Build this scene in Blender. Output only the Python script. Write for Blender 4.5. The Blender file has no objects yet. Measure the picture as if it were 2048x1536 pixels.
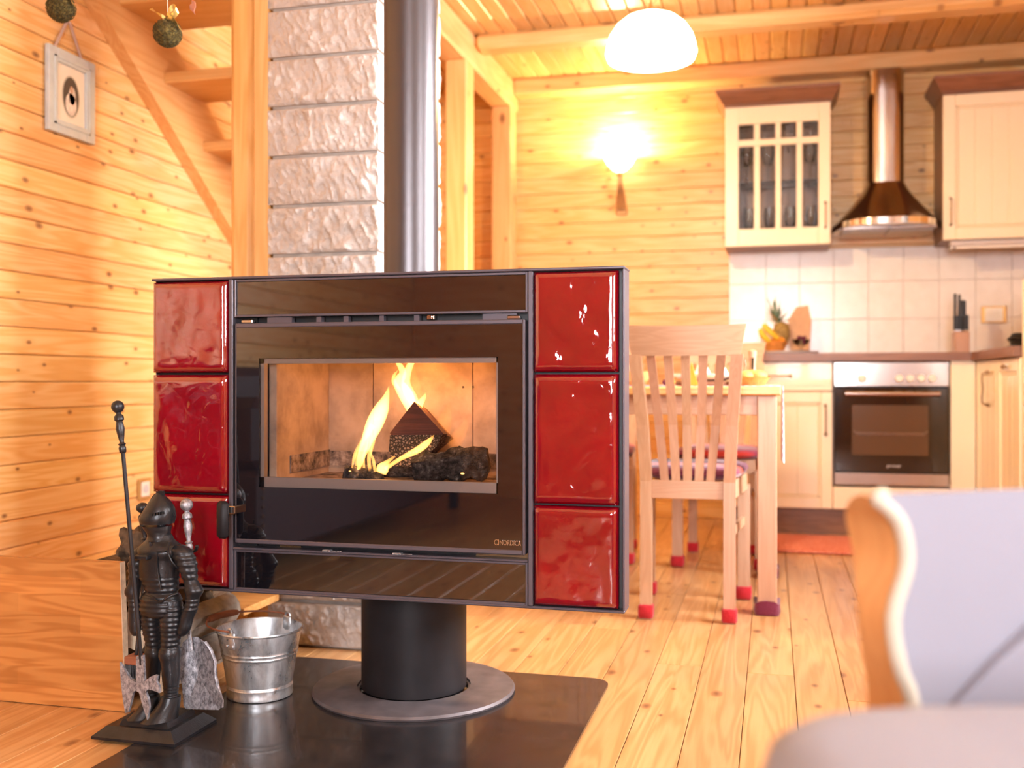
import bpy, math, random
from mathutils import Vector, Matrix, noise
random.seed(7)
scene = bpy.context.scene
C = scene.collection
R = math.radians

# ------------------------------------------------------------------ camera, world, lights, exposure
CAM_H = .76
YAW = math.atan(521 / 2048.)
cam_d = bpy.data.cameras.new('camera')
cam = bpy.data.objects.new('camera', cam_d); C.objects.link(cam)
cam.location = (0, 0, CAM_H)
cam.rotation_euler = (math.pi / 2, 0, YAW)
cam_d.sensor_width = 36; cam_d.lens = 36
cam_d.shift_y = -(768 - 762) / 2048.
cam_d.clip_start = .02
cam_d.dof.use_dof = True
cam_d.dof.focus_distance = 2.24
cam_d.dof.aperture_fstop = 2.5
scene.camera = cam
vs = scene.view_settings
vs.view_transform = 'Standard'; vs.look = 'None'; vs.gamma = 1; vs.use_curve_mapping = False
vs.exposure = 0.45
scene.cycles.max_bounces = 7; scene.cycles.diffuse_bounces = 4; scene.cycles.glossy_bounces = 3; scene.cycles.transmission_bounces = 3
scene.cycles.use_adaptive_sampling = True; scene.cycles.adaptive_threshold = .11; scene.cycles.adaptive_min_samples = 10; scene.cycles.use_denoising = True
scene.cycles.transparent_max_bounces = 12; scene.cycles.caustics_reflective = False; scene.cycles.caustics_refractive = False
scene.cycles.sample_clamp_indirect = 6

w = bpy.data.worlds.new('daylight'); scene.world = w; w.use_nodes = True
bg = w.node_tree.nodes['Background']; bg.inputs[0].default_value = (.80, .88, 1, 1); bg.inputs[1].default_value = 2.0

def area(name, loc, rot, sx, sy, power, col, spread=180):
    l = bpy.data.lights.new(name, 'AREA'); l.shape = 'RECTANGLE'; l.size = sx; l.size_y = sy
    l.energy = power; l.color = col; l.spread = R(spread)
    o = bpy.data.objects.new(name, l); C.objects.link(o); o.location = loc; o.rotation_euler = rot
    return o
# room bounds
XL, XR, YF, YB, ZC = -2.33, 1.52, -2.3, 5.78, 2.48
# daylight in the window openings of the right wall and of the wall behind the camera; the near right one is added
area('daylight_window_right', (XR + .16, 2.95, 1.55), (0, R(90), 0), 1.15, 1.3, 150, (.96, .97, 1), 140)
area('daylight_window_front', (.38, YF - .16, 1.4), (R(90), 0, 0), .75, 1.3, 75, (.95, .96, 1), 150)
area('armchair_fill_light', (XR + .16, .75, 1.55), (0, R(90), 0), 1.15, .95, 60, (.96, .97, 1), 150)  # added fill to brighten the armchair pad, not a known window
area('daylight_window_side', (-.29, YF - .16, 1.4), (R(90), 0, 0), .46, 1.3, 80, (.95, .96, 1), 150)

# ------------------------------------------------------------------ helpers
def V(*a): return Vector(a)
class MB:
    def __init__(s): s.v = []; s.f = []; s.smooth = False; s.ang = 35
    def add(s, vs_, fs_):
        o = len(s.v); s.v += [Vector(p) for p in vs_]; s.f += [tuple(i + o for i in f) for f in fs_]; return s
    def box(s, x0, y0, z0, x1, y1, z1, b=0, M=None):
        if x0 > x1: x0, x1 = x1, x0
        if y0 > y1: y0, y1 = y1, y0
        if z0 > z1: z0, z1 = z1, z0
        b = min(b, (x1 - x0) * .45, (y1 - y0) * .45, (z1 - z0) * .45)
        if b <= 0:
            vs_ = [(x, y, z) for z in (z0, z1) for y in (y0, y1) for x in (x0, x1)]
            fs_ = [(0, 2, 3, 1), (4, 5, 7, 6), (0, 1, 5, 4), (2, 6, 7, 3), (0, 4, 6, 2), (1, 3, 7, 5)]
        else:
            vs_ = []; ix = {}
            for i, X in enumerate((x0, x1)):
                for j, Y in enumerate((y0, y1)):
                    for k, Z in enumerate((z0, z1)):
                        ox, oy, oz = (b, -b)[i], (b, -b)[j], (b, -b)[k]
                        ix[i, j, k, 0] = len(vs_); vs_.append((X, Y + oy, Z + oz))
                        ix[i, j, k, 1] = len(vs_); vs_.append((X + ox, Y, Z + oz))
                        ix[i, j, k, 2] = len(vs_); vs_.append((X + ox, Y + oy, Z))
            fs_ = []
            for i in (0, 1): fs_.append([ix[i, 0, 0, 0], ix[i, 1, 0, 0], ix[i, 1, 1, 0], ix[i, 0, 1, 0]])
            for j in (0, 1): fs_.append([ix[0, j, 0, 1], ix[1, j, 0, 1], ix[1, j, 1, 1], ix[0, j, 1, 1]])
            for k in (0, 1): fs_.append([ix[0, 0, k, 2], ix[1, 0, k, 2], ix[1, 1, k, 2], ix[0, 1, k, 2]])
            for i in (0, 1):
                for j in (0, 1): fs_.append([ix[i, j, 0, 0], ix[i, j, 1, 0], ix[i, j, 1, 1], ix[i, j, 0, 1]])
                for k in (0, 1): fs_.append([ix[i, 0, k, 0], ix[i, 1, k, 0], ix[i, 1, k, 2], ix[i, 0, k, 2]])
            for j in (0, 1):
                for k in (0, 1): fs_.append([ix[0, j, k, 1], ix[1, j, k, 1], ix[1, j, k, 2], ix[0, j, k, 2]])
            for i in (0, 1):
                for j in (0, 1):
                    for k in (0, 1): fs_.append([ix[i, j, k, 0], ix[i, j, k, 1], ix[i, j, k, 2]])
            c = Vector(((x0 + x1) / 2, (y0 + y1) / 2, (z0 + z1) / 2))
            for q, f in enumerate(fs_):
                p = [Vector(vs_[i]) for i in f]
                n = (p[1] - p[0]).cross(p[2] - p[0])
                if n.dot((p[0] + p[1] + p[2]) / 3 - c) < 0: fs_[q] = f[::-1]
        if M: vs_ = [M @ Vector(p) for p in vs_]
        return s.add(vs_, fs_)
    def rings(s, rings, caps=True, closed=True):
        n = len(rings[0]); o = len(s.v)
        for r in rings: s.v += [Vector(p) for p in r]
        m = n if closed else n - 1
        for a in range(len(rings) - 1):
            for i in range(m):
                j = (i + 1) % n
                s.f.append((o + a * n + i, o + a * n + j, o + (a + 1) * n + j, o + (a + 1) * n + i))
        if caps and closed:
            s.f.append(tuple(o + i for i in range(n))[::-1]); e = o + (len(rings) - 1) * n
            s.f.append(tuple(e + i for i in range(n)))
        return s
    def lathe(s, prof, n=24, c=(0, 0, 0), ex=1, ey=1, M=None, caps=True):
        rs = []
        for r, z in prof:
            ring = []
            for i in range(n):
                a = 2 * math.pi * i / n
                p = Vector((r * math.cos(a) * ex, r * math.sin(a) * ey, z))
                if M: p = M @ p
                ring.append(p + Vector(c))
            rs.append(ring)
        return s.rings(rs, caps)
    def tube(s, pts, rad, n=8, flat=1.0, caps=True, up=None):
        pts = [Vector(p) for p in pts]; N = len(pts)
        if not hasattr(rad, '__len__'): rad = [rad] * N
        rs = []; u = None
        for i in range(N):
            t = (pts[min(i + 1, N - 1)] - pts[max(i - 1, 0)]).normalized()
            if u is None:
                ref = Vector(up) if up else (Vector((0, 0, 1)) if abs(t.z) < .9 else Vector((1, 0, 0)))
                u = (ref - t * ref.dot(t)).normalized()
            else: u = (u - t * u.dot(t)).normalized()
            w_ = t.cross(u); r = rad[i]
            ra, rb = r if hasattr(r, '__len__') else (r, r * flat)
            rs.append([pts[i] + u * (ra * math.cos(2 * math.pi * k / n)) + w_ * (rb * math.sin(2 * math.pi * k / n)) for k in range(n)])
        return s.rings(rs, caps)
    def prism(s, poly, axis, a, b):
        def P(p, h):
            return {'x': (h, p[0], p[1]), 'y': (p[0], h, p[1]), 'z': (p[0], p[1], h)}[axis]
        n = len(poly); vs_ = [P(p, a) for p in poly] + [P(p, b) for p in poly]
        fs_ = [tuple(range(n))[::-1], tuple(range(n, 2 * n))] + [(i, (i + 1) % n, n + (i + 1) % n, n + i) for i in range(n)]
        return s.add(vs_, fs_)
    def sphere(s, c, r, n=16, m=10, sc=(1, 1, 1)):
        c = Vector(c)
        pr = [(max(1e-4, r * math.sin(math.pi * i / m)), -r * math.cos(math.pi * i / m)) for i in range(m + 1)]
        rs = [[c + Vector((q * math.cos(2 * math.pi * k / n) * sc[0], q * math.sin(2 * math.pi * k / n) * sc[1], z * sc[2])) for k in range(n)] for q, z in pr]
        return s.rings(rs)
    def xf(s, M):
        s.v = [M @ p for p in s.v]; return s
    def sm(s, ang=35): s.smooth = True; s.ang = ang; return s
    def build(s, name, mat, parent=None, at=None, label=None):
        off = Vector((0, 0, 0)); q = parent
        while q is not None: off += q.location; q = q.parent
        loc = Vector((0, 0, 0))
        if at is not None: loc = Vector(at) - off
        me = bpy.data.meshes.new(name)
        me.from_pydata([p - off - loc for p in s.v], [], s.f)
        import bmesh
        bm = bmesh.new(); bm.from_mesh(me); bmesh.ops.recalc_face_normals(bm, faces=bm.faces); bm.to_mesh(me); bm.free()
        if s.smooth:
            me.polygons.foreach_set('use_smooth', [True] * len(me.polygons)); me.set_sharp_from_angle(angle=R(s.ang))
        me.materials.append(mat)
        o = bpy.data.objects.new(name, me); C.objects.link(o); o.parent = parent; o.location = loc
        if label: o['label'] = label
        return o
def tag(o, label=None, cat=None, group=None, kind=None):
    if label: o['label'] = label
    if cat: o['category'] = cat
    if group: o['group'] = group
    if kind: o['kind'] = kind
    return o
def thing(name, label, cat, loc=(0, 0, 0), group=None, kind=None):
    o = bpy.data.objects.new(name, None); C.objects.link(o); o.location = loc; o.empty_display_size = .05
    return tag(o, label, cat, group, kind)
def copy_tree(o, parent=None):
    c = o.copy(); C.objects.link(c); c.parent = parent
    for ch in list(o.children): copy_tree(ch, c)
    return c
def inst(o, loc, parent=None, rot=None):
    c = o.copy(); C.objects.link(c); c.parent = parent if parent else o.parent; c.location = loc
    if rot: c.rotation_euler = rot
    return c
def bez(pts, n=24):   # Catmull-Rom through points
    P = [Vector(p) for p in pts]; P = [P[0] * 2 - P[1]] + P + [P[-1] * 2 - P[-2]]; out = []; seg = len(P) - 3
    for k in range(n + 1):
        t = k / n * seg; i = min(int(t), seg - 1); t -= i
        a, b, c, d = P[i:i + 4]
        out.append(.5 * ((2 * b) + (c - a) * t + (2 * a - 5 * b + 4 * c - d) * t * t + (3 * b - a - 3 * c + d) * t ** 3))
    return out
def lerp(a, b, t): return a + (b - a) * t

# ------------------------------------------------------------------ materials
def srgb(r, g, b):
    f = lambda c: (c / 255) / 12.92 if c / 255 <= .04045 else ((c / 255 + .055) / 1.055) ** 2.4
    return (f(r), f(g), f(b), 1)
class NT:
    def __init__(s, name):
        s.m = bpy.data.materials.new(name); s.m.use_nodes = True; s.t = s.m.node_tree; s.p = s.t.nodes['Principled BSDF']
    def n(s, kind, **kw):
        q = s.t.nodes.new('ShaderNode' + kind)
        for k, v in kw.items():
            if k in q.inputs.keys() if isinstance(k, str) else False: q.inputs[k].default_value = v
            else: setattr(q, k, v)
        return q
    def l(s, a, b): s.t.links.new(a, b)
    def math(s, op, a, b=None, c=None, clamp=False):
        q = s.t.nodes.new('ShaderNodeMath'); q.operation = op; q.use_clamp = clamp
        for i, x in enumerate((a, b, c)):
            if x is None: continue
            if isinstance(x, (int, float)): q.inputs[i].default_value = x
            else: s.l(x, q.inputs[i])
        return q.outputs[0]
    def mix(s, fac, a, b, blend='MIX'):
        q = s.t.nodes.new('ShaderNodeMix'); q.data_type = 'RGBA'; q.blend_type = blend
        for i, x in ((0, fac), (6, a), (7, b)):
            if isinstance(x, (int, float, tuple)): q.inputs[i].default_value = x
            else: s.l(x, q.inputs[i])
        return q.outputs[2]
    def ramp(s, fac, stops):
        q = s.t.nodes.new('ShaderNodeValToRGB'); e = q.color_ramp.elements
        while len(e) < len(stops): e.new(.5)
        for i, (p, c) in enumerate(stops):
            e[i].position = p; e[i].color = c if len(c) == 4 else (*c, 1)
        s.l(fac, q.inputs[0]); return q.outputs[0]
    def vec(s, scale=(1, 1, 1), rnd=True, coord='Object'):
        tc = s.t.nodes.new('ShaderNodeTexCoord'); v = tc.outputs[coord]
        if rnd:
            oi = s.t.nodes.new('ShaderNodeObjectInfo')
            mu = s.math('MULTIPLY', oi.outputs['Random'], 37.)
            cx = s.t.nodes.new('ShaderNodeCombineXYZ')
            for i in range(3): s.l(mu, cx.inputs[i])
            ad = s.t.nodes.new('ShaderNodeVectorMath'); ad.operation = 'ADD'; s.l(v, ad.inputs[0]); s.l(cx.outputs[0], ad.inputs[1]); v = ad.outputs[0]
            s.rnd = oi.outputs['Random']
        mp = s.t.nodes.new('ShaderNodeVectorMath'); mp.operation = 'MULTIPLY'; s.l(v, mp.inputs[0]); mp.inputs[1].default_value = scale
        return mp.outputs[0]
    def noise(s, vec, scale=5, detail=2, rough=.5, dist=0):
        q = s.t.nodes.new('ShaderNodeTexNoise'); q.inputs['Scale'].default_value = scale; q.inputs['Detail'].default_value = detail
        q.inputs['Roughness'].default_value = rough; q.inputs['Distortion'].default_value = dist
        if vec is not None: s.l(vec, q.inputs['Vector'])
        return q.outputs['Fac']
    def bump(s, h, strength=.2, dist=.01):
        q = s.t.nodes.new('ShaderNodeBump'); q.inputs['Strength'].default_value = strength; q.inputs['Distance'].default_value = dist
        s.l(h, q.inputs['Height']); s.l(q.outputs[0], s.p.inputs['Normal'])
    def set(s, **kw):
        for k, v in kw.items():
            i = s.p.inputs[k.replace('_', ' ')]
            if hasattr(v, 'is_linked'): s.l(v, i)
            else: i.default_value = v
        return s
def plain(name, col, rough=.5, metal=0, coat=0, ior=1.5, var=0, vscale=30, bump=0, bscale=120, sheen=0):
    t = NT(name); t.set(Roughness=rough, Metallic=metal, Coat_Weight=coat, IOR=ior)
    if sheen: t.set(Sheen_Weight=sheen)
    if var:
        f = t.noise(t.vec(), vscale, 3)
        d = tuple(c * (1 - var) for c in col[:3]) + (1,); b = tuple(min(1, c * (1 + var)) for c in col[:3]) + (1,)
        t.set(Base_Color=t.ramp(f, [(.3, d), (.7, b)]))
    else: t.set(Base_Color=col)
    if bump: t.bump(t.noise(t.vec(), bscale, 3), bump, .004)
    return t.m
def wood(name, axis, light, dark, knot=None, rough=.38, kscale=1., coat=.15, tint=.06, gscale=1., jitter=True):
    t = NT(name)
    st = {'x': (1, 0, 0), 'y': (0, 1, 0), 'z': (0, 0, 1)}[axis]
    sc = tuple(1.1 * gscale if a else 16 * gscale for a in st)
    v = t.vec(sc)
    big = t.noise(v, 1.0, 2, .5, .6)
    ring = t.math('SINE', t.math('MULTIPLY', big, 42))
    ring = t.math('MULTIPLY_ADD', ring, .5, .5)
    fine = t.noise(t.vec(tuple(6 if a else 160 for a in st)), 1., 2)
    f = t.math('MULTIPLY_ADD', ring, .55, t.math('MULTIPLY', fine, .45))
    col = t.ramp(f, [(.15, light), (.95, dark)])
    patch = t.noise(t.vec(tuple(.9 if a else 5 for a in st)), 1., 2)
    mid = tuple(lerp(light[i], dark[i], .8) for i in range(3)) + (1,)
    col = t.mix(t.ramp(patch, [(.45, (0, 0, 0)), (.75, (.45, .45, .45))]), col, mid)
    # per piece tint
    hs = t.t.nodes.new('ShaderNodeHueSaturation'); t.l(col, hs.inputs['Color'])
    t.l(t.math('MULTIPLY_ADD', t.rnd, 2 * tint, 1 - tint), hs.inputs['Value'])
    t.l(t.math('MULTIPLY_ADD', t.math('FRACT', t.math('MULTIPLY', t.rnd, 7.3)), .012, .494), hs.inputs['Hue'])
    col = hs.outputs[0]
    if knot:
        sx_ = t.n('SeparateXYZ'); t.l(t.vec((1, 1, 1)), sx_.inputs[0]); gi = 'xyz'.index(axis)
        ot = [i for i in range(3) if i != gi]
        cb = t.n('CombineXYZ'); t.l(t.math('MULTIPLY', sx_.outputs[gi], 6.5 * kscale), cb.inputs[0])
        t.l(t.math('MULTIPLY', t.math('ADD', sx_.outputs[ot[0]], sx_.outputs[ot[1]]), 11.5 * kscale), cb.inputs[1])
        vo = t.t.nodes.new('ShaderNodeTexVoronoi'); vo.inputs['Scale'].default_value = 1; vo.voronoi_dimensions = '2D'
        t.l(cb.outputs[0], vo.inputs['Vector'])
        sep = t.t.nodes.new('ShaderNodeSeparateColor'); t.l(vo.outputs['Color'], sep.inputs[0])
        on = t.math('GREATER_THAN', sep.outputs[0], .50)
        size = t.math('MULTIPLY_ADD', sep.outputs[1], .10, .05)
        k = t.math('SUBTRACT', 1, t.math('DIVIDE', vo.outputs['Distance'], size), clamp=True)
        k = t.math('MULTIPLY', k, on)
        halo = t.math('SUBTRACT', 1, t.math('DIVIDE', vo.outputs['Distance'], t.math('MULTIPLY', size, 2.6)), clamp=True)
        col = t.mix(t.math('MULTIPLY', t.math('MULTIPLY', halo, on), .5), col, dark)
        col = t.mix(t.math('MULTIPLY', t.math('POWER', k, .6), .95, clamp=True), col, knot)
    t.set(Base_Color=col, Roughness=rough, Coat_Weight=coat, Coat_Roughness=.25)
    t.bump(f, .08, .002)
    return t.m
P_L, P_D, P_K = (.83, .53, .24, 1), (.71, .35, .10, 1), (.15, .05, .02, 1)
M = {}
for a in 'xyz':
    M['pine_' + a] = wood('knotty_pine_' + a, a, P_L, P_D, P_K)
    M['beam_' + a] = wood('beam_pine_' + a, a, (.78, .50, .22, 1), (.68, .37, .13, 1), P_K, kscale=.6, gscale=.6, tint=.05)
    M['beech_' + a] = wood('beech_' + a, a, (.53, .315, .20, 1), (.46, .26, .155, 1), None, rough=.4, tint=.04, gscale=1.6)
    M['walnut_' + a] = wood('brown_stained_wood_' + a, a, (.26, .115, .06, 1), (.18, .072, .034, 1), None, rough=.42, tint=.03, gscale=1.5)
    M['stair_' + a] = wood('stair_pine_' + a, a, (.74, .44, .17, 1), (.64, .32, .09, 1), None, tint=.04, gscale=.7)
M['floor'] = wood('floor_pine', 'y', (.63, .37, .16, 1), (.47, .23, .075, 1), P_K, rough=.28, coat=.35, kscale=.8, tint=.1)
M['ceil'] = wood('ceiling_pine', 'y', (.74, .46, .19, 1), (.66, .36, .11, 1), (.35, .14, .04, 1), tint=.18, kscale=1.1)
M['boxpine'] = wood('box_pine', 'x', (.72, .38, .12, 1), (.62, .28, .07, 1), (.12, .05, .02, 1), kscale=1.1, rough=.45, tint=.1)
M['endgrain'] = plain('sawn_end_grain', (.60, .47, .33, 1), .8, var=.18, vscale=60)
M['groove'] = plain('dark_groove', (.20, .09, .03, 1), .8)
M['cream'] = plain('cream_lacquer', (.87, .78, .60, 1), .35, coat=.2)
M['steel'] = plain('brushed_steel', (.48, .43, .40, 1), .16, 1)
M['chrome'] = plain('polished_steel', (.8, .8, .8, 1), .12, 1)
M['bronze'] = plain('bronze_handle', (.32, .22, .13, 1), .35, 1)
M['stovemetal'] = plain('anthracite_stove_paint', (.10, .085, .105, 1), .34, .35, coat=.1)
M['pipe'] = plain('anthracite_flue_metal', (.095, .085, .09, 1), .33, .7, bump=.05, bscale=900)
M['pedestal'] = plain('anthracite_pedestal', (.014, .012, .014, 1), .5, .1, var=.2, vscale=14, ior=1.35)
M['blackin'] = plain('black_steel', (.02, .02, .022, 1), .45, .3)
M['plate'] = plain('black_floor_plate', (.018, .016, .018, 1), .26, .0, coat=.35, var=.3, vscale=18)
M['ring'] = plain('worn_base_ring', (.115, .095, .10, 1), .5, .3, var=.25, vscale=20)
t = NT('black_ceramic_glass'); t.set(Base_Color=(.006, .005, .007, 1), Roughness=.03, IOR=2.05); M['blackglass'] = t.m
def glass(name, tint=(1, 1, 1, 1), ior=1.5, rough=.0):
    t = NT(name); tr = t.n('BsdfTransparent'); tr.inputs[0].default_value = tint
    gl = t.n('BsdfGlossy'); gl.inputs['Roughness'].default_value = rough
    fr = t.n('Fresnel'); fr.inputs[0].default_value = ior
    mx = t.n('MixShader'); t.l(fr.outputs[0], mx.inputs[0]); t.l(tr.outputs[0], mx.inputs[1]); t.l(gl.outputs[0], mx.inputs[2])
    t.l(mx.outputs[0], t.t.nodes['Material Output'].inputs['Surface']); return t.m
M['pane'] = glass('stove_door_glass', (.9, .86, .84, 1), 1.5, .02)
M['glass'] = glass('clear_glass', (.96, .97, .97, 1), 1.35)
M['winpane'] = glass('window_glass', (.98, .98, .98, 1), 1.3)
t = NT('red_majolica_glaze'); v = t.vec((1, 1, 1)); h = t.noise(v, 30, 1.5, .5, .8); h2 = t.noise(v, 9, 1)
t.set(Base_Color=t.ramp(t.noise(v, 9, 3), [(.3, (.16, .001, .007, 1)), (.7, (.23, .002, .009, 1))]), Roughness=.05, Coat_Weight=1, Coat_Roughness=.02, Coat_IOR=1.75, IOR=1.6)
t.bump(t.math('MULTIPLY_ADD', h, .5, t.math('MULTIPLY', h2, .9)), .28, .012); M['redtile'] = t.m
t = NT('fire_clay'); v = t.vec(); tc = t.t.nodes.new('ShaderNodeTexCoord')
t.set(Base_Color=t.ramp(t.noise(v, 9, 5, .65), [(.32, (.30, .21, .15, 1)), (.62, (.62, .46, .34, 1))]), Roughness=.9); M['fireclay'] = t.m
t = NT('sooty_fire_clay'); v = t.vec()
t.set(Base_Color=t.ramp(t.noise(v, 26, 6, .75), [(.40, (.05, .04, .035, 1)), (.52, (.28, .21, .17, 1)), (.66, (.55, .45, .38, 1))]), Roughness=.95); M['sooty'] = t.m
t = NT('charred_wood'); v = t.vec((1, 1, 1))
t.set(Base_Color=t.ramp(t.noise(v, 60, 6, .7), [(.42, (.012, .011, .011, 1)), (.58, (.09, .08, .075, 1)), (.72, (.42, .38, .35, 1))]), Roughness=.95)
t.bump(t.noise(v, 90, 4), .9, .01); M['char'] = t.m
M['log_end'] = wood('scorched_log_end', 'x', (.14, .030, .022, 1), (.06, .014, .012, 1), None, rough=.7, tint=.05, gscale=3)
t = NT('checked_char'); v = t.vec((1, 1, 1)); vo = t.n('TexVoronoi', feature='DISTANCE_TO_EDGE'); vo.inputs['Scale'].default_value = 150; t.l(v, vo.inputs['Vector'])
t.set(Base_Color=t.ramp(vo.outputs['Distance'], [(.0, (.02, .015, .013, 1)), (.14, (.06, .045, .04, 1)), (.3, (.34, .25, .20, 1))]), Roughness=.95); M['ashlog'] = t.m
def emis(name, stops, strength, alpha=None, scale=(1, 1, 1), ns=30):
    t = NT(name); tc = t.n('TexCoord'); sp = t.n('SeparateXYZ'); t.l(tc.outputs['Generated'], sp.inputs[0])
    nz = t.noise(t.vec((1, 1, .35)), ns, 3, .6, 1.2)
    f = t.math('ADD', sp.outputs[2], t.math('MULTIPLY_ADD', nz, .7, -.35), clamp=True)
    col = t.ramp(f, stops); em = t.n('Emission'); t.l(col, em.inputs[0]); em.inputs[1].default_value = strength
    out = em.outputs[0]
    if alpha is not None:
        tr = t.n('BsdfTransparent'); mx = t.n('MixShader')
        t.l(t.math('MULTIPLY', t.ramp(nz, [(.35, (0, 0, 0)), (.65, (1, 1, 1))]), alpha), mx.inputs[0])
        t.l(tr.outputs[0], mx.inputs[1]); t.l(out, mx.inputs[2]); out = mx.outputs[0]
    t.l(out, t.t.nodes['Material Output'].inputs['Surface']); return t.m
def vol(name, col, strength):
    t = NT(name); t.t.nodes.remove(t.p); e = t.n('Emission'); e.inputs[0].default_value = col; e.inputs[1].default_value = strength
    t.l(e.outputs[0], t.t.nodes['Material Output'].inputs['Volume']); return t.m
M['flame'] = vol('flame_gas', (1, .47, .11, 1), 260)
M['flame_o'] = vol('thin_flame_gas', (1, .33, .05, 1), 28)
M['ember'] = emis('glowing_ember', [(0, (1, .5, .15)), (1, (1, .25, .04))], 5.0)
t = NT('rough_split_limestone'); v = t.vec()
c1 = t.ramp(t.noise(v, 7, 4, .6), [(.3, (.50, .40, .33, 1)), (.7, (.72, .67, .65, 1))])
t.set(Base_Color=t.mix(t.ramp(t.noise(v, 3, 2), [(.45, (0, 0, 0)), (.62, (1, 1, 1))]), c1, (.60, .52, .47, 1)), Roughness=.85)
t.bump(t.noise(v, 70, 6, .65, 1.), .8, .009); M['stone'] = t.m
M['mortar'] = plain('grey_mortar', (.36, .32, .29, 1), .95, var=.15)
t = NT('galvanised_sheet'); v = t.vec((1, 1, .5)); n1 = t.noise(v, 22, 5, .7, .5)
t.set(Base_Color=t.ramp(n1, [(.35, (.40, .40, .42, 1)), (.6, (.78, .79, .81, 1))]), Metallic=.75, Roughness=t.ramp(n1, [(.3, (.2,) * 3), (.7, (.5,) * 3)])); M['zinc'] = t.m
M['iron'] = plain('black_cast_iron', (.022, .021, .024, 1), .33, .35, var=.25, vscale=40, bump=.12, bscale=260)
t = NT('worn_iron'); v = t.vec((1, 1, .6)); n1 = t.noise(v, 150, 5, .7)
t.set(Base_Color=t.ramp(n1, [(.34, (.10, .098, .11, 1)), (.68, (.58, .57, .62, 1))]), Metallic=.6, Roughness=.45); t.bump(n1, .4, .003); M['worniron'] = t.m
M['rustwood'] = plain('rusty_brown', (.30, .10, .05, 1), .6, var=.3)
M['bark'] = plain('rough_bark', (.13, .08, .045, 1), .95, var=.5, vscale=45, bump=1, bscale=60)
M['barkgrey'] = plain('grey_weathered_wood', (.42, .36, .30, 1), .95, var=.3, vscale=30)
M['logwood'] = plain('split_firewood', (.55, .30, .13, 1), .85, var=.25, vscale=20)
t = NT('white_glazed_tile'); v = t.vec()
t.set(Base_Color=t.ramp(t.noise(v, 14, 3), [(.3, (.80, .76, .73, 1)), (.7, (.86, .83, .81, 1))]), Roughness=.22); M['tile'] = t.m
M['grout'] = plain('pale_grout', (.62, .54, .50, 1), .9)
M['white'] = plain('white_porcelain', (.88, .87, .86, 1), .2)
M['whiteplastic'] = plain('white_plastic', (.82, .80, .78, 1), .4)
M['greyplastic'] = plain('pale_grey_plastic', (.55, .52, .54, 1), .45)
M['gold'] = plain('gold_frame', (.72, .47, .18, 1), .35, .6)
M['black'] = plain('black_plastic', (.012, .012, .014, 1), .35)
M['redknit'] = plain('red_knit', (.45, .005, .014, 1), .95, bump=.8, bscale=220, sheen=.3)
M['maroonknit'] = plain('maroon_knit', (.16, .012, .045, 1), .95, bump=.8, bscale=220, sheen=.3)
t = NT('striped_cushion'); v = t.vec((1, 1, 1), rnd=False); sp = t.n('SeparateXYZ'); t.l(v, sp.inputs[0])
t.set(Base_Color=t.ramp(t.math('FRACT', t.math('MULTIPLY_ADD', sp.outputs[1], 3.2, .76)), [(0, (.12, .008, .04, 1)), (.40, (.15, .01, .05, 1)), (.46, (.55, .03, .012, 1)), (.62, (.55, .035, .012, 1)), (.68, (.20, .02, .09, 1)), (1, (.09, .008, .035, 1))]), Roughness=.9, Sheen_Weight=.3); M['cushion'] = t.m
t = NT('coral_rag_rug'); v = t.vec((1, 1, 1)); n1 = t.noise(v, 90, 4, .7)
t.set(Base_Color=t.ramp(n1, [(.35, (.70, .17, .13, 1)), (.65, (.88, .38, .33, 1))]), Roughness=1); t.bump(n1, 1, .01); M['rug'] = t.m
M['lavender'] = plain('lavender_grey_upholstery', (.235, .225, .27, 1), .9, sheen=.1, bump=.1, bscale=500)
M['tanside'] = wood('armchair_wood_side', 'z', (.62, .30, .12, 1), (.54, .24, .09, 1), None, tint=.02, gscale=.6)
M['piping'] = plain('cream_piping', (.50, .45, .36, 1), .6)
t = NT('moss'); n1 = t.noise(t.vec(), 130, 4, .75)
t.set(Base_Color=t.ramp(n1, [(.38, (.035, .025, .006, 1)), (.6, (.17, .115, .022, 1)), (.75, (.30, .22, .06, 1))]), Roughness=1); t.bump(n1, 1, .012); M['moss'] = t.m
M['ribbon_gold'] = plain('gold_ribbon', (.75, .52, .16, 1), .28, .8)
M['ribbon_grey'] = plain('mauve_ribbon', (.52, .38, .33, 1), .7)
M['framegrey'] = plain('blue_grey_frame_paint', (.52, .56, .57, 1), .5, var=.06)
M['mat'] = plain('cream_picture_mat', (.80, .70, .60, 1), .8)
t = NT('sepia_portrait_print'); v = t.vec((1, 1, 1), rnd=False); sp = t.n('SeparateXYZ'); t.l(v, sp.inputs[0])
t.set(Base_Color=(.06, .045, .04, 1), Roughness=.4); M['photo'] = t.m
M['photolight'] = plain('pale_print_figure', (.72, .62, .56, 1), .5, var=.25, vscale=60)
M['photoskin'] = plain('sepia_print_tone', (.50, .30, .20, 1), .5)
M['string'] = plain('pale_string', (.80, .70, .60, 1), .7)
t = NT('checked_cotton'); v = t.vec((1, 1, 1), rnd=False); ck = t.n('TexChecker'); ck.inputs['Scale'].default_value = 75
ck.inputs['Color1'].default_value = (.88, .84, .84, 1); ck.inputs['Color2'].default_value = (.72, .36, .46, 1); t.l(v, ck.inputs['Vector'])
t.set(Base_Color=ck.outputs[0], Roughness=.9); M['checked'] = t.m
M['purplecloth'] = plain('purple_placemat', (.42, .26, .42, 1), .9)
M['paper'] = plain('white_paper_napkin', (.9, .89, .88, 1), .8)
M['bread'] = plain('bread_crust', (.66, .36, .10, 1), .7, var=.3, vscale=24)
M['wicker'] = plain('orange_wicker', (.60, .25, .06, 1), .6, var=.3, vscale=60, bump=.8, bscale=120)
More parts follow.
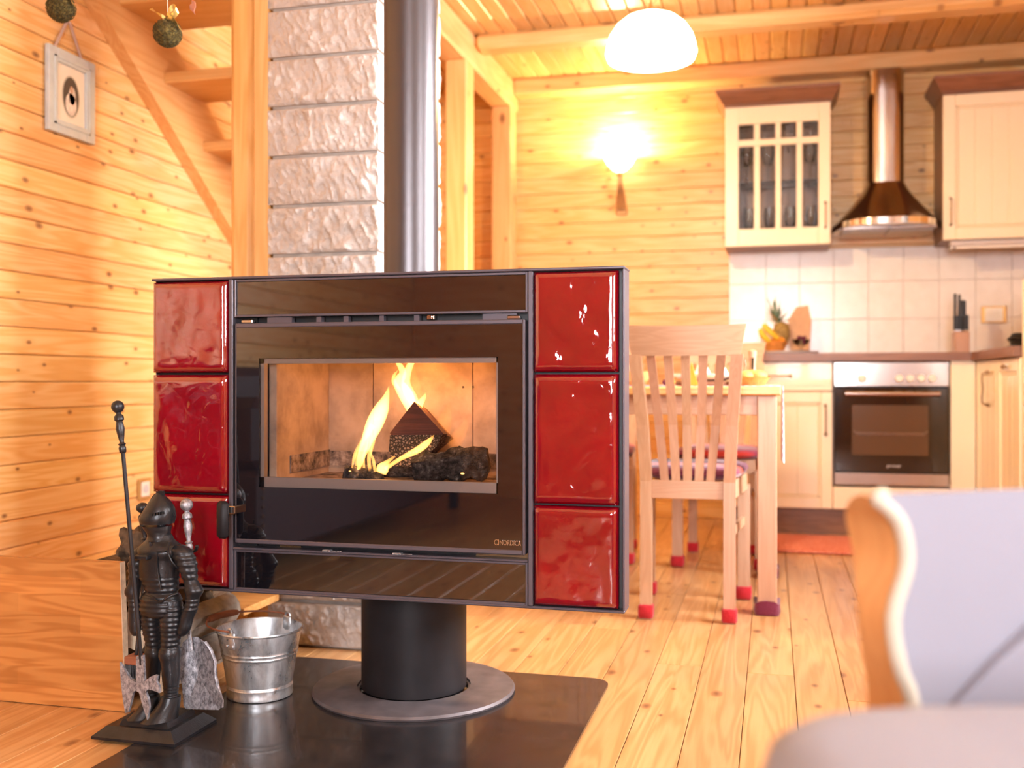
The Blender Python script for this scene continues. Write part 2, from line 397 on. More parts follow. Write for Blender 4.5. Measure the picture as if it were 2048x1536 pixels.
M['banana'] = plain('ripe_banana', (.85, .58, .05, 1), .45, var=.1)
t = NT('pineapple_skin'); vo = t.n('TexVoronoi'); vo.inputs['Scale'].default_value = 70; t.l(t.vec(), vo.inputs['Vector'])
t.set(Base_Color=t.ramp(vo.outputs['Distance'], [(.1, (.50, .36, .12, 1)), (.6, (.25, .17, .06, 1))]), Roughness=.7); M['pineapple'] = t.m
M['leaf'] = plain('blue_green_leaf', (.16, .27, .20, 1), .55, var=.3, vscale=20)
M['leafdry'] = plain('dry_leaf_tip', (.48, .28, .10, 1), .7)
M['orange'] = plain('orange_peel', (.85, .32, .03, 1), .45)
M['grape'] = plain('dark_grape', (.14, .015, .06, 1), .25)
M['kraft'] = plain('kraft_paper', (.62, .40, .27, 1), .8, var=.1)
M['lampglass'] = None
t = NT('opal_lamp_glass'); t.set(Base_Color=(.95, .92, .86, 1), Roughness=.25, Emission_Color=(1, .84, .58, 1), Emission_Strength=6); M['opal'] = t.m
t = NT('lit_sconce_glass'); t.set(Base_Color=(.95, .90, .8, 1), Roughness=.3, Emission_Color=(1, .80, .46, 1), Emission_Strength=5.0); M['sconceglass'] = t.m
M['brass'] = plain('aged_brass', (.45, .27, .12, 1), .4, .9)
M['darkleather'] = plain('dark_aubergine_upholstery', (.030, .018, .030, 1), .55)
M['ovenglass'] = plain('black_oven_glass', (.012, .008, .007, 1), .06, ior=1.7)
M['oveninside'] = plain('oven_window_tint', (.10, .055, .03, 1), .12, ior=1.5)
M['innersteel'] = plain('dull_inner_steel', (.36, .31, .29, 1), .5, .3)
M['redthing'] = plain('red_fabric', (.45, .02, .03, 1), .9)
M['pottery'] = plain('amber_ceramic', (.62, .34, .12, 1), .35)

# ------------------------------------------------------------------ room shell
def struct(o, label=None): o['kind'] = 'structure'; 
def S(mb, name, mat, label=None):
    o = mb.build(name, mat); o['kind'] = 'structure'
    if label: o['label'] = label
    return o
def plank_mesh(name, dx, dy, dz, b, mat):   # box centred on its origin
    o = MB().box(-dx / 2, -dy / 2, -dz / 2, dx / 2, dy / 2, dz / 2, b).build(name, mat)
    return o
def strip_first(o):
    me = o.data; bpy.data.objects.remove(o); return me
def piece(name, me, loc, parent):
    o = bpy.data.objects.new(name, me); C.objects.link(o); o.parent = parent; o.location = loc; return o

floor = S(MB().box(XL - .1, YF - .1, -.06, XR + .1, YB + .1, -.021), 'floor', M['groove'], 'floor of long pine boards')
FP = .1186; rnd = random.Random(3)
fm = {}
for i in range(-19, 16):
    x = -.183 + FP * (i + .5)
    if x < XL - .02 or x > XR + .02: continue
    cuts = [YF] + sorted(rnd.uniform(YF + .8, YB - .8) for _ in range(2)) + [YB]
    if i == 1: cuts = [YF, 2.74, YB]
    if i == -1: cuts = [YF, .6, 2.77, YB]
    for a, b in zip(cuts[:-1], cuts[1:]):
        if b - a < .25: continue
        L_ = b - a - .0012
        me = strip_first(plank_mesh('floor_board', FP - .0016, L_, .02, .0012, M['floor']))
        piece('floor_board', me, (x, (a + b) / 2, -.011), floor)

PW = .0876
wl = S(MB().box(XL - .16, YF - .1, -.06, XL - .022, YB + .1, 2.7), 'wall_left', M['groove'], 'wall of horizontal knotty pine boards')
me = strip_first(plank_mesh('wall_board', .02, YB - YF, PW - .0018, .004, M['pine_y']))
k = 0; z = .757 - 9 * PW + PW / 2
while z < ZC + .02:
    piece('wall_board', me, (XL - .0105, (YB + YF) / 2, z), wl); z += PW
wb = S(MB().box(XL - .1, YB + .027, -.06, XR + .1, YB + .16, 2.7), 'wall_back', M['groove'], 'far wall of horizontal pine boards')
me = strip_first(plank_mesh('wall_board', XR - XL, .02, PW - .0012, .0035, M['pine_x']))
z = PW / 2
while z < ZC + .02:
    piece('wall_board', me, (((XR + XL) / 2), YB + .0155, z), wb); z += PW
# wall tiles above the worktop
MB().box(-.232, YB - .004, .862, XR - .001, YB + .0052, 1.472).build('grout_bed', M['grout'], wb)
TW, THt = .1765, .2
tm = {}
for c in range(-3, 8):
    x0 = .319 + TW * c; x1 = x0 + TW
    if c == -3: x0 = -.231
    if x1 > XR: x1 = XR - .001
    if x1 - x0 < .03: continue
    for z0, z1 in ((.864, 1.0905), (1.0905, 1.2905), (1.2905, 1.471)):
        key = (round(x1 - x0, 4), round(z1 - z0, 4))
        if key not in tm: tm[key] = strip_first(plank_mesh('wall_tile', key[0] - .0022, .009, key[1] - .0022, .0012, M['tile']))
        piece('wall_tile', tm[key], ((x0 + x1) / 2, YB - .0065, (z0 + z1) / 2), wb)
# right wall with its window opening and an added one for fill, wall behind the camera with its window opening
wy0, wy1, wz0, wz1 = 2.25, 3.65, .94, 2.16
S(MB().box(XR, YF - .1, -.06, XR + .12, .24, 2.7).box(XR, 1.26, -.06, XR + .12, wy0, 2.7).box(XR, .24, -.06, XR + .12, 1.26, wz0).box(XR, .24, wz1, XR + .12, 1.26, 2.7).box(XR, wy1, -.06, XR + .12, YB + .16, 2.7).box(XR, wy0, -.06, XR + .12, wy1, wz0).box(XR, wy0, wz1, XR + .12, wy1, 2.7), 'wall_right', M['pine_y'], 'pine wall with a window and an added fill window, at the right')
vx0, vx1, vz0, vz1 = -.02, .78, .72, 2.08
ux0, ux1 = -.55, -.03
m = MB().box(XL - .16, YF - .12, -.06, ux0, YF, 2.7).box(ux1, YF - .12, -.06, vx0, YF, 2.7).box(vx1, YF - .12, -.06, XR + .12, YF, 2.7)
for p0, p1 in ((ux0, ux1), (vx0, vx1)): m.box(p0, YF - .12, -.06, p1, YF, vz0).box(p0, YF - .12, vz1, p1, YF, 2.7)
S(m, 'wall_front', M['pine_x'], 'pine wall behind the viewer')
def window(name, horiz, a0, a1, z0, z1, pos, nm):
    root = thing(name, None, None, ((a0 + a1) / 2 if horiz else pos, pos if horiz else (a0 + a1) / 2, z0), kind='structure')
    def bx(m, p0, p1, q0, q1, d0, d1):
        if horiz: m.box(p0, pos + d0, q0, p1, pos + d1, q1, .004)
        else: m.box(pos + d0, p0, q0, pos + d1, p1, q1, .004)
    m = MB(); t_ = .06
    bx(m, a0, a0 + t_, z0, z1, 0, .06); bx(m, a1 - t_, a1, z0, z1, 0, .06); bx(m, a0 + t_, a1 - t_, z0, z0 + t_, 0, .06); bx(m, a0 + t_, a1 - t_, z1 - t_, z1, 0, .06)
    mid = (a0 + a1) / 2; bx(m, mid - .045, mid + .045, z0 + t_, z1 - t_, 0, .06)
    m.build('window_frame', M['white'], root)
    for p0, p1 in ((a0 + t_, mid - .045), (mid + .045, a1 - t_)):
        m = MB(); bx(m, p0, p1, z0 + t_, z1 - t_, .028, .032); m.build('window_pane', M['winpane'], root)
window('window_1', False, wy0, wy1, wz0, wz1, XR + .03, 2)
window('window_2', True, vx0, vx1, vz0, vz1, YF - .09, 2)
window('added_fill_window', False, .24, 1.26, wz0, wz1, XR + .03, 2)  # unseen window added to let the armchair fill light in
window('window_3', True, ux0, ux1, vz0, vz1, YF - .09, 2)

ceil = S(MB().box(XL - .1, YF - .1, ZC + .022, XR + .1, YB + .1, ZC + .1), 'ceiling', M['groove'], 'ceiling of narrow pine boards')
CP = .08
me = strip_first(plank_mesh('ceiling_board', CP - .002, YB - YF, .02, .006, M['ceil']))
x = XL + CP / 2
while x < XR + .02:
    piece('ceiling_board', me, (x, (YB + YF) / 2, ZC + .0105), ceil); x += CP
BXR = -1.43
S(MB().box(BXR - .13, 3.26, 2.318, BXR, YB, ZC, .012), 'trim_1', M['beam_y'], 'heavy pine beam running from the stone column to the far wall')
S(MB().box(BXR, 4.86, 2.405, XR, 5.0, ZC, .02), 'trim_2', M['beam_x'], 'pine ceiling beam crossing above the dining table')
S(MB().box(BXR, 5.655, 2.39, XR, YB, ZC, .008), 'trim_3', M['beam_x'], 'pine beam along the top of the far wall')
S(MB().box(-1.538, 4.73, 0, BXR, 4.86, 2.318, .006), 'trim_4', M['beam_z'], 'square pine post nearer the dining table')
S(MB().box(-1.545, 5.60, 0, BXR, 5.72, 2.318, .006), 'trim_5', M['beam_z'], 'square pine post against the far wall')
S(MB().box(-1.557, 2.72, 0, -1.472, 2.81, ZC, .022).sm(40), 'trim_6', M['stair_z'], 'round-edged pine post beside the stone column')
S(MB().box(-1.471, 2.715, 0, -1.417, 2.76, ZC, .004), 'trim_7', M['beam_z'], 'flat pine board between the post and the stone column')
S(MB().box(XL, YB - .016, 0, -.245, YB + .005, .075, .003), 'baseboard_back', M['pine_x'])
S(MB().box(XL, YF, 0, XL + .016, YB - .016, .075, .003), 'baseboard_left', M['pine_y'])

# ------------------------------------------------------------------ staircase
st = thing('staircase', 'open pine staircase climbing along the board wall behind the post', 'staircase', (-1.9, 4.3, 0))
G_, RI = .28, .203
def stringer(x0, x1, nm):
    def zl(y): return 2.085 - .725 * (y - 3.089)
    y1 = 3.089 + (2.085 - .02) / .725
    poly = [(2.58, ZC - .002), (3.02, ZC - .002), (y1 - .1, zl(y1 - .1) + .345), (y1, .02), (y1 - .02, 0.002), (y1 - .30, 0.002 + .2)]
    ytop = 3.089 - (ZC - .002 - 2.085) / .725
    poly = [(ytop, ZC - .002), (ytop + .47, ZC - .002), (5.50, zl(5.50) + .34), (5.74, .30), (5.74, .004), (5.62, .25)]
    MB().prism(poly, 'x', x0, x1).build('stringer', M['stair_y'], st)
stringer(XL + .0005, XL + .055, 'a'); stringer(-1.60, -1.56, 'b')
for k in range(-2, 8):
    y0 = 3.50 + G_ * k; z = 1.953 - RI * k
    if z > ZC - .06: continue
    MB().box(XL + .05, y0, z - .042, -1.595, min(y0 + .30, YB - .02), z, .004).build('tread', M['stair_x'], st)
# black sag line of the stringer: shadow gap bead
# ------------------------------------------------------------------ stone column
col = thing('chimney_column', 'column of rough split stone blocks behind the flue pipe', 'stone column', (-1.24, 2.96, 0))
sx0, sx1, sy0, sy1 = -1.413, -1.067, 2.69, 3.235
MB().box(sx0 + .012, sy0 + .012, 0, sx1 - .012, sy1 - .012, ZC - .001).build('mortar_core', M['mortar'], col)
CH = .1417
def rough_block(seed):
    # five visible sides displaced like split stone, straight arrises
    m = MB(); hw, hd, hh = (sx1 - sx0) / 2, (sy1 - sy0) / 2, (CH - .011) / 2
    def face(o, ux, uy, n, nx, ny):
        grid = []
        for j in range(ny + 1):
            for i in range(nx + 1):
                a, b = i / nx, j / ny
                p = o + ux * a + uy * b
                e = min(1, min(a, 1 - a) * nx / 1.5, min(b, 1 - b) * ny / 1.5)
                q = p * 22 + Vector((seed * 13.1, seed * 5.7, 0))
                d = .006 + noise.fractal(Vector((q.x * 1.6, q.y * 1.6, q.z * 1.1)), .8, 2.1, 4) * .0085 + noise.noise(q * .35) * .007 - abs(noise.noise(Vector((q.x * 2.6 + q.z, q.y * 2.6, q.z * .9)))) * .012
                grid.append(p + n * (d * e - .004 * (1 - e)))
        fs = [(j * (nx + 1) + i, j * (nx + 1) + i + 1, (j + 1) * (nx + 1) + i + 1, (j + 1) * (nx + 1) + i) for j in range(ny) for i in range(nx)]
        m.add(grid, fs)
    face(V(-hw, -hd, -hh), V(2 * hw, 0, 0), V(0, 0, 2 * hh), V(0, -1, 0), 84, 34)
    face(V(hw, -hd, -hh), V(0, 2 * hd, 0), V(0, 0, 2 * hh), V(1, 0, 0), 60, 18)
    face(V(-hw, hd, -hh), V(0, -2 * hd, 0), V(0, 0, 2 * hh), V(-1, 0, 0), 14, 6)
    face(V(hw, hd, -hh), V(-2 * hw, 0, 0), V(0, 0, 2 * hh), V(0, 1, 0), 14, 6)
    i = .004
    m.add([(-hw + i, -hd + i, hh), (hw - i, -hd + i, hh), (hw - i, hd - i, hh), (-hw + i, hd - i, hh), (-hw + i, -hd + i, -hh), (hw - i, -hd + i, -hh), (hw - i, hd - i, -hh), (-hw + i, hd - i, -hh)], [(0, 1, 2, 3), (7, 6, 5, 4)])
    return m.sm(50)
bms = [strip_first(rough_block(s_).build('stone_block', M['stone'])) for s_ in range(6)]
CH0 = 1.121 - 8 * CH
for k in range(18):
    z0 = CH0 + k * CH
    if z0 + CH > ZC + .09: break
    o = bpy.data.objects.new('stone_block', bms[(k * 5) % 6]); C.objects.link(o); o.parent = col
    o.location = (0, .0025, z0 + CH / 2)
    if k == 0: o.location.z = (CH0 + CH) / 2; o.scale.z = (CH0 + CH) / CH
    if z0 + CH > ZC: o.scale.z = (ZC - z0) / CH; o.location.z = (ZC + z0) / 2

# ------------------------------------------------------------------ wood stove on its pedestal
SX0, SX1, SZ0, SZ1, SY = -1.396, -.294, .281, .997, 2.10
sv = thing('wood_stove', 'pedestal wood stove with red ceramic tiles and a wide glass door', 'stove', (-.85, 2.36, 0))
# pedestal and base ring, flue
m = MB(); m.lathe([(.128, .018), (.128, .283), (.132, .2835)], 64, (-.85, 2.37, 0)); m.sm().build('pedestal', M['pedestal'], sv)
m = MB(); m.lathe([(.138, .013), (.138, .019), (.225, .019), (.243, .0165), (.247, .011), (.245, .0062), (.132, .0062), (.132, .013)], 72, (-.85, 2.37, 0), caps=False)
n_ = 72; m.f += [(7 * n_ + i, 7 * n_ + (i + 1) % n_, (i + 1) % n_, i) for i in range(n_)]
m.sm().build('base_ring', M['ring'], sv)
m = MB(); m.lathe([(.0655, .99), (.0655, ZC)], 64, (-.845, 2.335, 0), caps=True); m.sm().build('flue_pipe', M['pipe'], sv)
m = MB(); m.lathe([(.074, .985), (.074, 1.0), (.068, 1.004)], 48, (-.845, 2.335, 0)); m.sm().build('flue_collar', M['pipe'], sv)
# cabinet shell (open where the fire chamber is)
fx0, fx1, fz0, fz1 = -1.13, -.55, .50, .845
m = MB()
m.box(SX0 + .004, SY + .022, SZ0 + .006, fx0 - .01, 2.16, SZ1 - .006)                    # wing behind left tiles
m.box(fx1 + .01, SY + .022, SZ0 + .006, SX1 - .004, 2.16, SZ1 - .006)
m.box(fx0 - .01, SY + .03, fz1 + .012, fx1 + .01, 2.16, SZ1 - .006)
m.box(fx0 - .01, SY + .03, SZ0 + .006, fx1 + .01, 2.16, fz0 - .02)
m.build('front_backing', M['blackin'], sv)
m = MB()
m.box(fx0 - .03, 2.16, fz0 - .02, fx0 - .012, 2.50, fz1 + .02).box(fx1 + .012, 2.16, fz0 - .02, fx1 + .03, 2.50, fz1 + .02)
m.box(fx0 - .03, 2.16, fz1 + .02, fx1 + .03, 2.50, fz1 + .04).box(fx0 - .03, 2.16, fz0 - .05, fx1 + .03, 2.50, fz0 - .02).box(fx0 - .03, 2.485, fz0 - .02, fx1 + .03, 2.50, fz1 + .02)
m.box(-1.2, 2.16, SZ0, -.5, 2.47, fz0 - .05).box(-1.2, 2.16, fz1 + .04, -.5, 2.47, SZ1 - .012)
m.build('body', M['blackin'], sv)
# outer metal edges
e = .012
m = MB()
m.box(SX0, SY - .006, SZ1 - .006, SX1, 2.17, SZ1, .002)
m.build('top_plate', M['stovemetal'], sv)
MB().box(SX0 + .001, SY - .004, SZ0, SX1, 2.16, SZ0 + .006, .002).build('bottom_plate', M['stovemetal'], sv)
MB().box(SX1 - .0045, SY - .006, SZ0 + .006, SX1, 2.16, SZ1 - .006, .0015).build('side_plate', M['stovemetal'], sv)
MB().box(SX0, SY + .012, SZ0 + .006, SX0 + .003, 2.16, SZ1 - .006, .001).build('side_plate', M['stovemetal'], sv)
for x in (-1.192, -.493):   # uprights beside the tiles
    MB().box(x - .0055, SY - .006, SZ0 + .006, x + .0055, SY + .03, SZ1 - .006, .002).build('upright_profile', M['stovemetal'], sv)
# red tiles
def tile(x0, x1, z0, z1, seed):
    m = MB(); nx, nz = 26, 30; g = []
    for j in range(nz + 1):
        for i in range(nx + 1):
            a, b = i / nx, j / nz
            x = lerp(x0, x1, a); z = lerp(z0, z1, b)
            ed = min(min(x - x0, x1 - x), min(z - z0, z1 - z)); r = .012
            q = max(0, 1 - ed / r); dep = r * (1 - math.sqrt(max(0, 1 - q * q)))
            wv = noise.noise(Vector((x * 26, z * 20, seed * 3.3))) * .0016 + noise.noise(Vector((x * 60, z * 50, seed * 7.1))) * .0007
            g.append((x, SY - .012 + dep + wv * min(1, ed / .02), z))
    fs = [(j * (nx + 1) + i, j * (nx + 1) + i + 1, (j + 1) * (nx + 1) + i + 1, (j + 1) * (nx + 1) + i) for j in range(nz) for i in range(nx)]
    m.add(g, fs)
    # sides back to the casing
    b = len(m.v); per = [i for i in range(nx + 1)] + [j * (nx + 1) + nx for j in range(1, nz + 1)] + [nz * (nx + 1) + i for i in range(nx - 1, -1, -1)] + [j * (nx + 1) for j in range(nz - 1, 0, -1)]
    bk = []
    for i in per: p = m.v[i].copy(); p.y = SY + .024; m.v.append(p); bk.append(len(m.v) - 1)
    n = len(per)
    for i in range(n): m.f.append((per[i], bk[i], bk[(i + 1) % n], per[(i + 1) % n]))
    m.f.append(tuple(bk))
    return m.sm(60)
for k, (z0, z1) in enumerate(((.290, .498), (.5035, .774), (.7795, .988))):
    tile(SX0 + .003, -1.199, z0, z1, k).build('ceramic_tile', M['redtile'], sv)
    tile(-.486, SX1 - .014, z0, z1, k + 5).build('ceramic_tile', M['redtile'], sv)
# upper and lower black glass panels with metal surrounds
def framed(x0, x1, z0, z1, nm, fr=.0055):
    p = MB().box(x0 + fr, SY + .002, z0 + fr, x1 - fr, SY + .008, z1 - fr, .0005).build(nm, M['blackglass'], sv)
    m = MB()
    m.box(x0, SY - .003, z0, x0 + fr, SY + .022, z1, .001).box(x1 - fr, SY - .003, z0, x1, SY + .022, z1, .001)
    m.box(x0 + fr, SY - .003, z0, x1 - fr, SY + .022, z0 + fr, .001).box(x0 + fr, SY - .003, z1 - fr, x1 - fr, SY + .022, z1, .001)
    m.build('panel_frame', M['stovemetal'], p)
framed(-1.186, -.499, .9045, .990, 'upper_panel')
framed(-1.186, -.499, .286, .378, 'lower_panel')
# door: black rimmed glass with a clear middle
dx0, dx1, dz0, dz1 = -1.180, -.503, .394, .890
gx0, gx1, gz0, gz1 = -1.1185, -.5625, .5215, .811
dr = thing('door', None, None); del_ = dr
dr.parent = sv; dr['label'] = 'black glass stove door with clear viewing window'
dr.location = (0, 0, 0)
yg = SY - .010
m = MB(); y0, y1 = yg, yg + .006
m.box(dx0 + .006, y0, dz0 + .010, gx0, y1, dz1 - .010).box(gx1, y0, dz0 + .010, dx1 - .006, y1, dz1 - .010)
m.box(gx0, y0, dz0 + .010, gx1, y1, gz0).box(gx0, y0, gz1, gx1, y1, dz1 - .010)
m.build('black_glass_border', M['blackglass'], dr)
MB().box(gx0, y0 + .0004, gz0, gx1, y1 - .0004, gz1).build('window_pane', M['pane'], dr)
m = MB()
m.box(dx0 + .006, y0 - .003, dz1 - .010, dx1 - .006, y1 + .016, dz1, .002).box(dx0 + .006, y0 - .003, dz0, dx1 - .006, y1 + .016, dz0 + .010, .002)
m.box(dx1 - .006, y0 - .003, dz0, dx1, y1 + .02, dz1, .002).box(dx0, y0 + .002, dz0, dx0 + .006, y1 + .02, dz1, .002)
m.build('door_frame', M['stovemetal'], dr)
m = MB(); a = .016   # inner steel frame seen through the glass
m.box(gx0 - .003, y1 + .004, gz1 - .012, gx1 + .003, y1 + .016, gz1 + .008).box(gx0 - .003, y1 + .004, gz0 - .008, gx1 + .003, y1 + .016, gz0 + .022)
m.box(gx0 - .01, y1 + .004, gz0 - .008, gx0 + .008, y1 + .02, gz1 + .008).box(gx1 - .006, y1 + .004, gz0 - .008, gx1 + .01, y1 + .016, gz1 + .008)
m.build('inner_frame', M['innersteel'], dr)
# door handle at the left, hinge parts and latches
hd = MB().box(-1.204, SY - .052, .408, -1.176, SY - .034, .492, .007).sm(50).build('handle', M['pedestal'], sv)
MB().box(-1.190, SY - .036, .462, -1.164, SY + .0, .480, .002).build('handle_bracket', M['steel'], hd)
m = MB()
for x, w_ in ((-1.105, .06), (-.985, .012), (-.92, .012), (-.835, .01), (-.755, .012), (-.60, .075)): MB().box(x, SY + .004, .8905, x + w_, SY + .02, .9035).build('vent_bar', M['stovemetal'], sv)
m = MB(); m.box(-.726, SY + .0, .8915, -.708, SY + .012, .903, .002); m.lathe([(.0045, 0), (.0045, .006)], 12, M=Matrix.Translation((-.717, SY, .898)) @ Matrix.Rotation(R(90), 4, 'X')); m.build('air_slider', M['steel'], sv)
for x in (-.545, -1.168): MB().box(x, SY - .002, .8905, x + .028, SY + .012, .8995, .002).build('hinge', M['steel'], sv)
# ash lip and perforated strip below the door
MB().box(-1.186, SY - .008, .378, -.499, SY + .03, .3835, .002).build('ash_lip', M['stovemetal'], sv)
m = MB()
for r_ in range(4):
    for c_ in range(48):
        x = -.618 + c_ * .0026 + (r_ % 2) * .0013; z = .3850 + r_ * .0023
        m.add([(x - .0008, SY + .0185, z - .0008), (x + .0008, SY + .0185, z - .0008), (x + .0008, SY + .0185, z + .0008), (x - .0008, SY + .0185, z + .0008)], [(0, 1, 2, 3)])
q = m.build('perforated_strip', M['brass'], sv); q['kind'] = 'stuff'; m = MB()
for c_ in range(20):
    for r_ in range(3):
        x = -1.08 + c_ * .0026; z = .3850 + r_ * .0023
        m.add([(x - .0008, SY + .0185, z - .0008), (x + .0008, SY + .0185, z - .0008), (x + .0008, SY + .0185, z + .0008), (x - .0008, SY + .0185, z + .0008)], [(0, 1, 2, 3)])
q = m.build('perforated_strip', M['brass'], sv); q['kind'] = 'stuff'
for x in (-.965, -.80):
    m = MB(); m.box(x, SY - .012, .3825, x + .02, SY + .004, .3870, .0015).box(x + .016, SY - .010, .3835, x + .045, SY - .004, .3855, .001); m.build('worn_catch', M['worniron'], sv)
# badge on the glass: rounded ring symbol and the word in outline capitals
def text_mesh(body, size, ext, mat, name, parent, loc, rot=(R(90), 0, 0), shear=0, off=0):
    cu = bpy.data.curves.new(name, 'FONT'); cu.body = body; cu.size = size; cu.extrude = ext; cu.shear = shear; cu.offset = off
    o = bpy.data.objects.new(name, cu); C.objects.link(o)
    dg = bpy.context.evaluated_depsgraph_get(); me = bpy.data.meshes.new_from_object(o.evaluated_get(dg))
    bpy.data.objects.remove(o)
    me.materials.append(mat); q = bpy.data.objects.new(name, me); C.objects.link(q); q.parent = parent
    l = Vector(loc); p = parent
    while p is not None: l -= p.location; p = p.parent
    q.location = l; q.rotation_euler = rot; return q
bq = text_mesh('NORDICA', .0103, .0004, M['chrome'], 'badge_lettering', dr, (-.5590, yg - .0006, .4138)); bq.scale = (1, 1.45, 1)
m = MB(); m.tube([(-.565 + .0045 * math.cos(a), yg - .0008, .4193 + .0052 * math.sin(a)) for a in [2 * math.pi * i / 20 for i in range(21)]], .0013, 6)
m.box(-.5615, yg - .0016, .4135, -.5600, yg, .4250); m.build('badge_symbol', M['chrome'], dr)
# fire chamber lining
def lining(x0, y0, z0, x1, y1, z1, mat='fireclay'): MB().box(x0, y0, z0, x1, y1, z1, .0015).build('firebrick_panel', M[mat], sv)
lining(-1.118, 2.135, fz0, -1.098, 2.42, .845)
lining(-1.120, 2.421, fz0, -.980, 2.445, .845); lining(-.978, 2.421, fz0, -.7165, 2.445, .845); lining(-.7145, 2.421, fz0, -.556, 2.445, .845)
lining(-.576, 2.135, fz0, -.556, 2.42, .845)
MB().box(-1.12, 2.125, fz1, -.556, 2.45, fz1 + .018).build('baffle', M['sooty'], sv)
MB().box(-1.0975, 2.20, .5445, -1.094, 2.419, .585).box(-1.0975, 2.4165, .5445, -.5765, 2.4205, .582).build('soot_band', M['sooty'], sv)
m = MB().box(-1.12, 2.125, fz0 - .018, -.556, 2.445, .528); m.build('hearth_floor', M['sooty'], sv)
m = MB()
for x in (-.79, -.765):
    m.lathe([(.003, 0), (.003, .001)], 10, M=Matrix.Translation((x + .05, 2.4205, .745)) @ Matrix.Rotation(R(90), 4, 'X'))
m.build('bolt_hole', M['blackin'], sv)

# ------------------------------------------------------------------ logs and flames in the fire chamber
def noisy_log(p0, p1, r0, r1, seed, amp, n=18, k=16):
    pts = [Vector(p0).lerp(Vector(p1), i / k) for i in range(k + 1)]
    m = MB(); m.tube(pts, [lerp(r0, r1, i / k) * (1 if 0 < i < k else .75) for i in range(k + 1)], n)
    c = [(Vector(p0) + (Vector(p1) - Vector(p0)) * max(0, min(1, (v - Vector(p0)).dot(Vector(p1) - Vector(p0)) / (Vector(p1) - Vector(p0)).length_squared))) for v in m.v]
    m.v = [v + (v - c[i]).normalized() * (noise.fractal(v * 40 + Vector((seed, 0, 0)), .9, 2, 4) * amp) for i, v in enumerate(m.v)]
    return m.sm(60)
lg = thing('burning_log', 'square-ended split log tilted on the fire with flames on both sides', 'log', (-.82, 2.24, .56))
ap, rt, bt, lf = V(-.789, 2.20, .7135), V(-.7205, 2.205, .6405), V(-.790, 2.205, .585), V(-.848, 2.20, .6405)
dv = V(-.03, .17, -.02)
m = MB(); m.add([ap, rt, bt, lf, ap + dv, rt + dv, bt + dv, lf + dv], [(0, 1, 2, 3), (4, 7, 6, 5), (0, 4, 5, 1), (1, 5, 6, 2), (2, 6, 7, 3), (3, 7, 4, 0)])
m.build('log_body', M['log_end'], lg)
m = MB(); m.add([lf + V(.002, -.004, -.004), V(-.722, 2.200, .6385), V(-.735, 2.197, .612), V(-.786, 2.192, .566), V(-.832, 2.194, .566), V(-.850, 2.197, .600),
                 lf + V(.01, .06, 0), rt + V(-.01, .06, -.002), V(-.735, 2.26, .612), V(-.786, 2.26, .566), V(-.832, 2.26, .566), V(-.85, 2.26, .6)],
                [(0, 1, 2, 3, 4, 5), (11, 10, 9, 8, 7, 6)] + [(i, (i + 1) % 6, 6 + (i + 1) % 6, 6 + i) for i in range(6)])
m.build('charred_underside', M['ashlog'], lg)
tag(noisy_log((-.785, 2.185, .562), (-.617, 2.215, .582), .028, .036, 1, .016).build('charred_log', M['char'], None, (-.70, 2.2, .53)), 'grey ash-covered charred log at the right of the fire', 'log')
tag(noisy_log((-.955, 2.20, .548), (-.862, 2.19, .543), .022, .014, 5, .012).build('charred_log', M['char'], None, (-.91, 2.2, .53)), 'small charred log end at the left of the fire', 'log')
tag(noisy_log((-.93, 2.33, .55), (-.66, 2.34, .55), .022, .024, 9, .012).build('charred_log', M['char'], None, (-.8, 2.33, .53)), 'charred log lying at the back of the fire', 'log')
fire = thing('fire', 'yellow flames licking up around the logs behind the stove glass', 'fire', (-.82, 2.2, .53))
def flame(pts, w_, yy, mat='flame', flat=.8, n=16):
    p = bez([(x, yy, z) for x, z in pts], 22)
    wr = bez([(a, 0, 0) for a in w_], 22)
    rad = [(max(.0006, q.x), max(.0006, q.x * flat)) for q in wr]
    m = MB(); m.tube(p, rad, n, up=(1, 0, 0)); return m.sm(80).build('flame', M[mat], fire)
def px2(px, py, Y=2.19):
    u = (px - 1024) / 2048.; v = (762 - py) / 2048.; s_, c_ = math.sin(YAW), math.cos(YAW); t_ = Y / (c_ + u * s_)
    return (t_ * (-s_ + u * c_), CAM_H + v * t_)
FL = lambda L_, Y=2.19: [px2(a, b, Y) for a, b in L_]
k_ = .00105
def flm(spec, Y, mat='flame', flat=.8):   # spec: (px, py, half width px)
    flame(FL([(a, b) for a, b, c in spec], Y), [c * k_ for a, b, c in spec], Y, mat, flat)
flm([(718, 938, 5), (722, 915, 9), (733, 885, 13), (748, 850, 19), (762, 820, 17), (772, 795, 8), (778, 772, 1)], 2.185)
flm([(712, 932, 3), (716, 905, 5), (730, 875, 6), (745, 850, 7)], 2.18, 'flame', .6)
flm([(740, 942, 4), (738, 915, 5), (745, 885, 6), (752, 862, 2)], 2.18, 'flame', .6)
flm([(820, 870, 7), (832, 842, 10), (824, 818, 13), (812, 790, 17), (798, 765, 13), (806, 745, 9), (794, 722, 5)], 2.26)
flm([(838, 830, 6), (826, 800, 12), (812, 770, 11), (815, 745, 9), (824, 724, 7), (840, 714, 2)], 2.255)
flm([(840, 865, 3), (836, 835, 9), (838, 812, 9), (848, 795, 5), (851, 785, .5)], 2.265)
flm([(762, 946, 12), (766, 936, 14), (774, 925, 6), (790, 912, 2)], 2.165, 'flame', .7)
flm([(770, 938, 5), (800, 918, 5), (835, 900, 8), (855, 885, 7), (868, 870, 1)], 2.182)
flm([(704, 936, 2), (709, 912, 4), (714, 895, 2), (722, 880, .6)], 2.178)
flm([(750, 944, 3), (747, 922, 4), (742, 905, 2), (746, 885, .6)], 2.176)
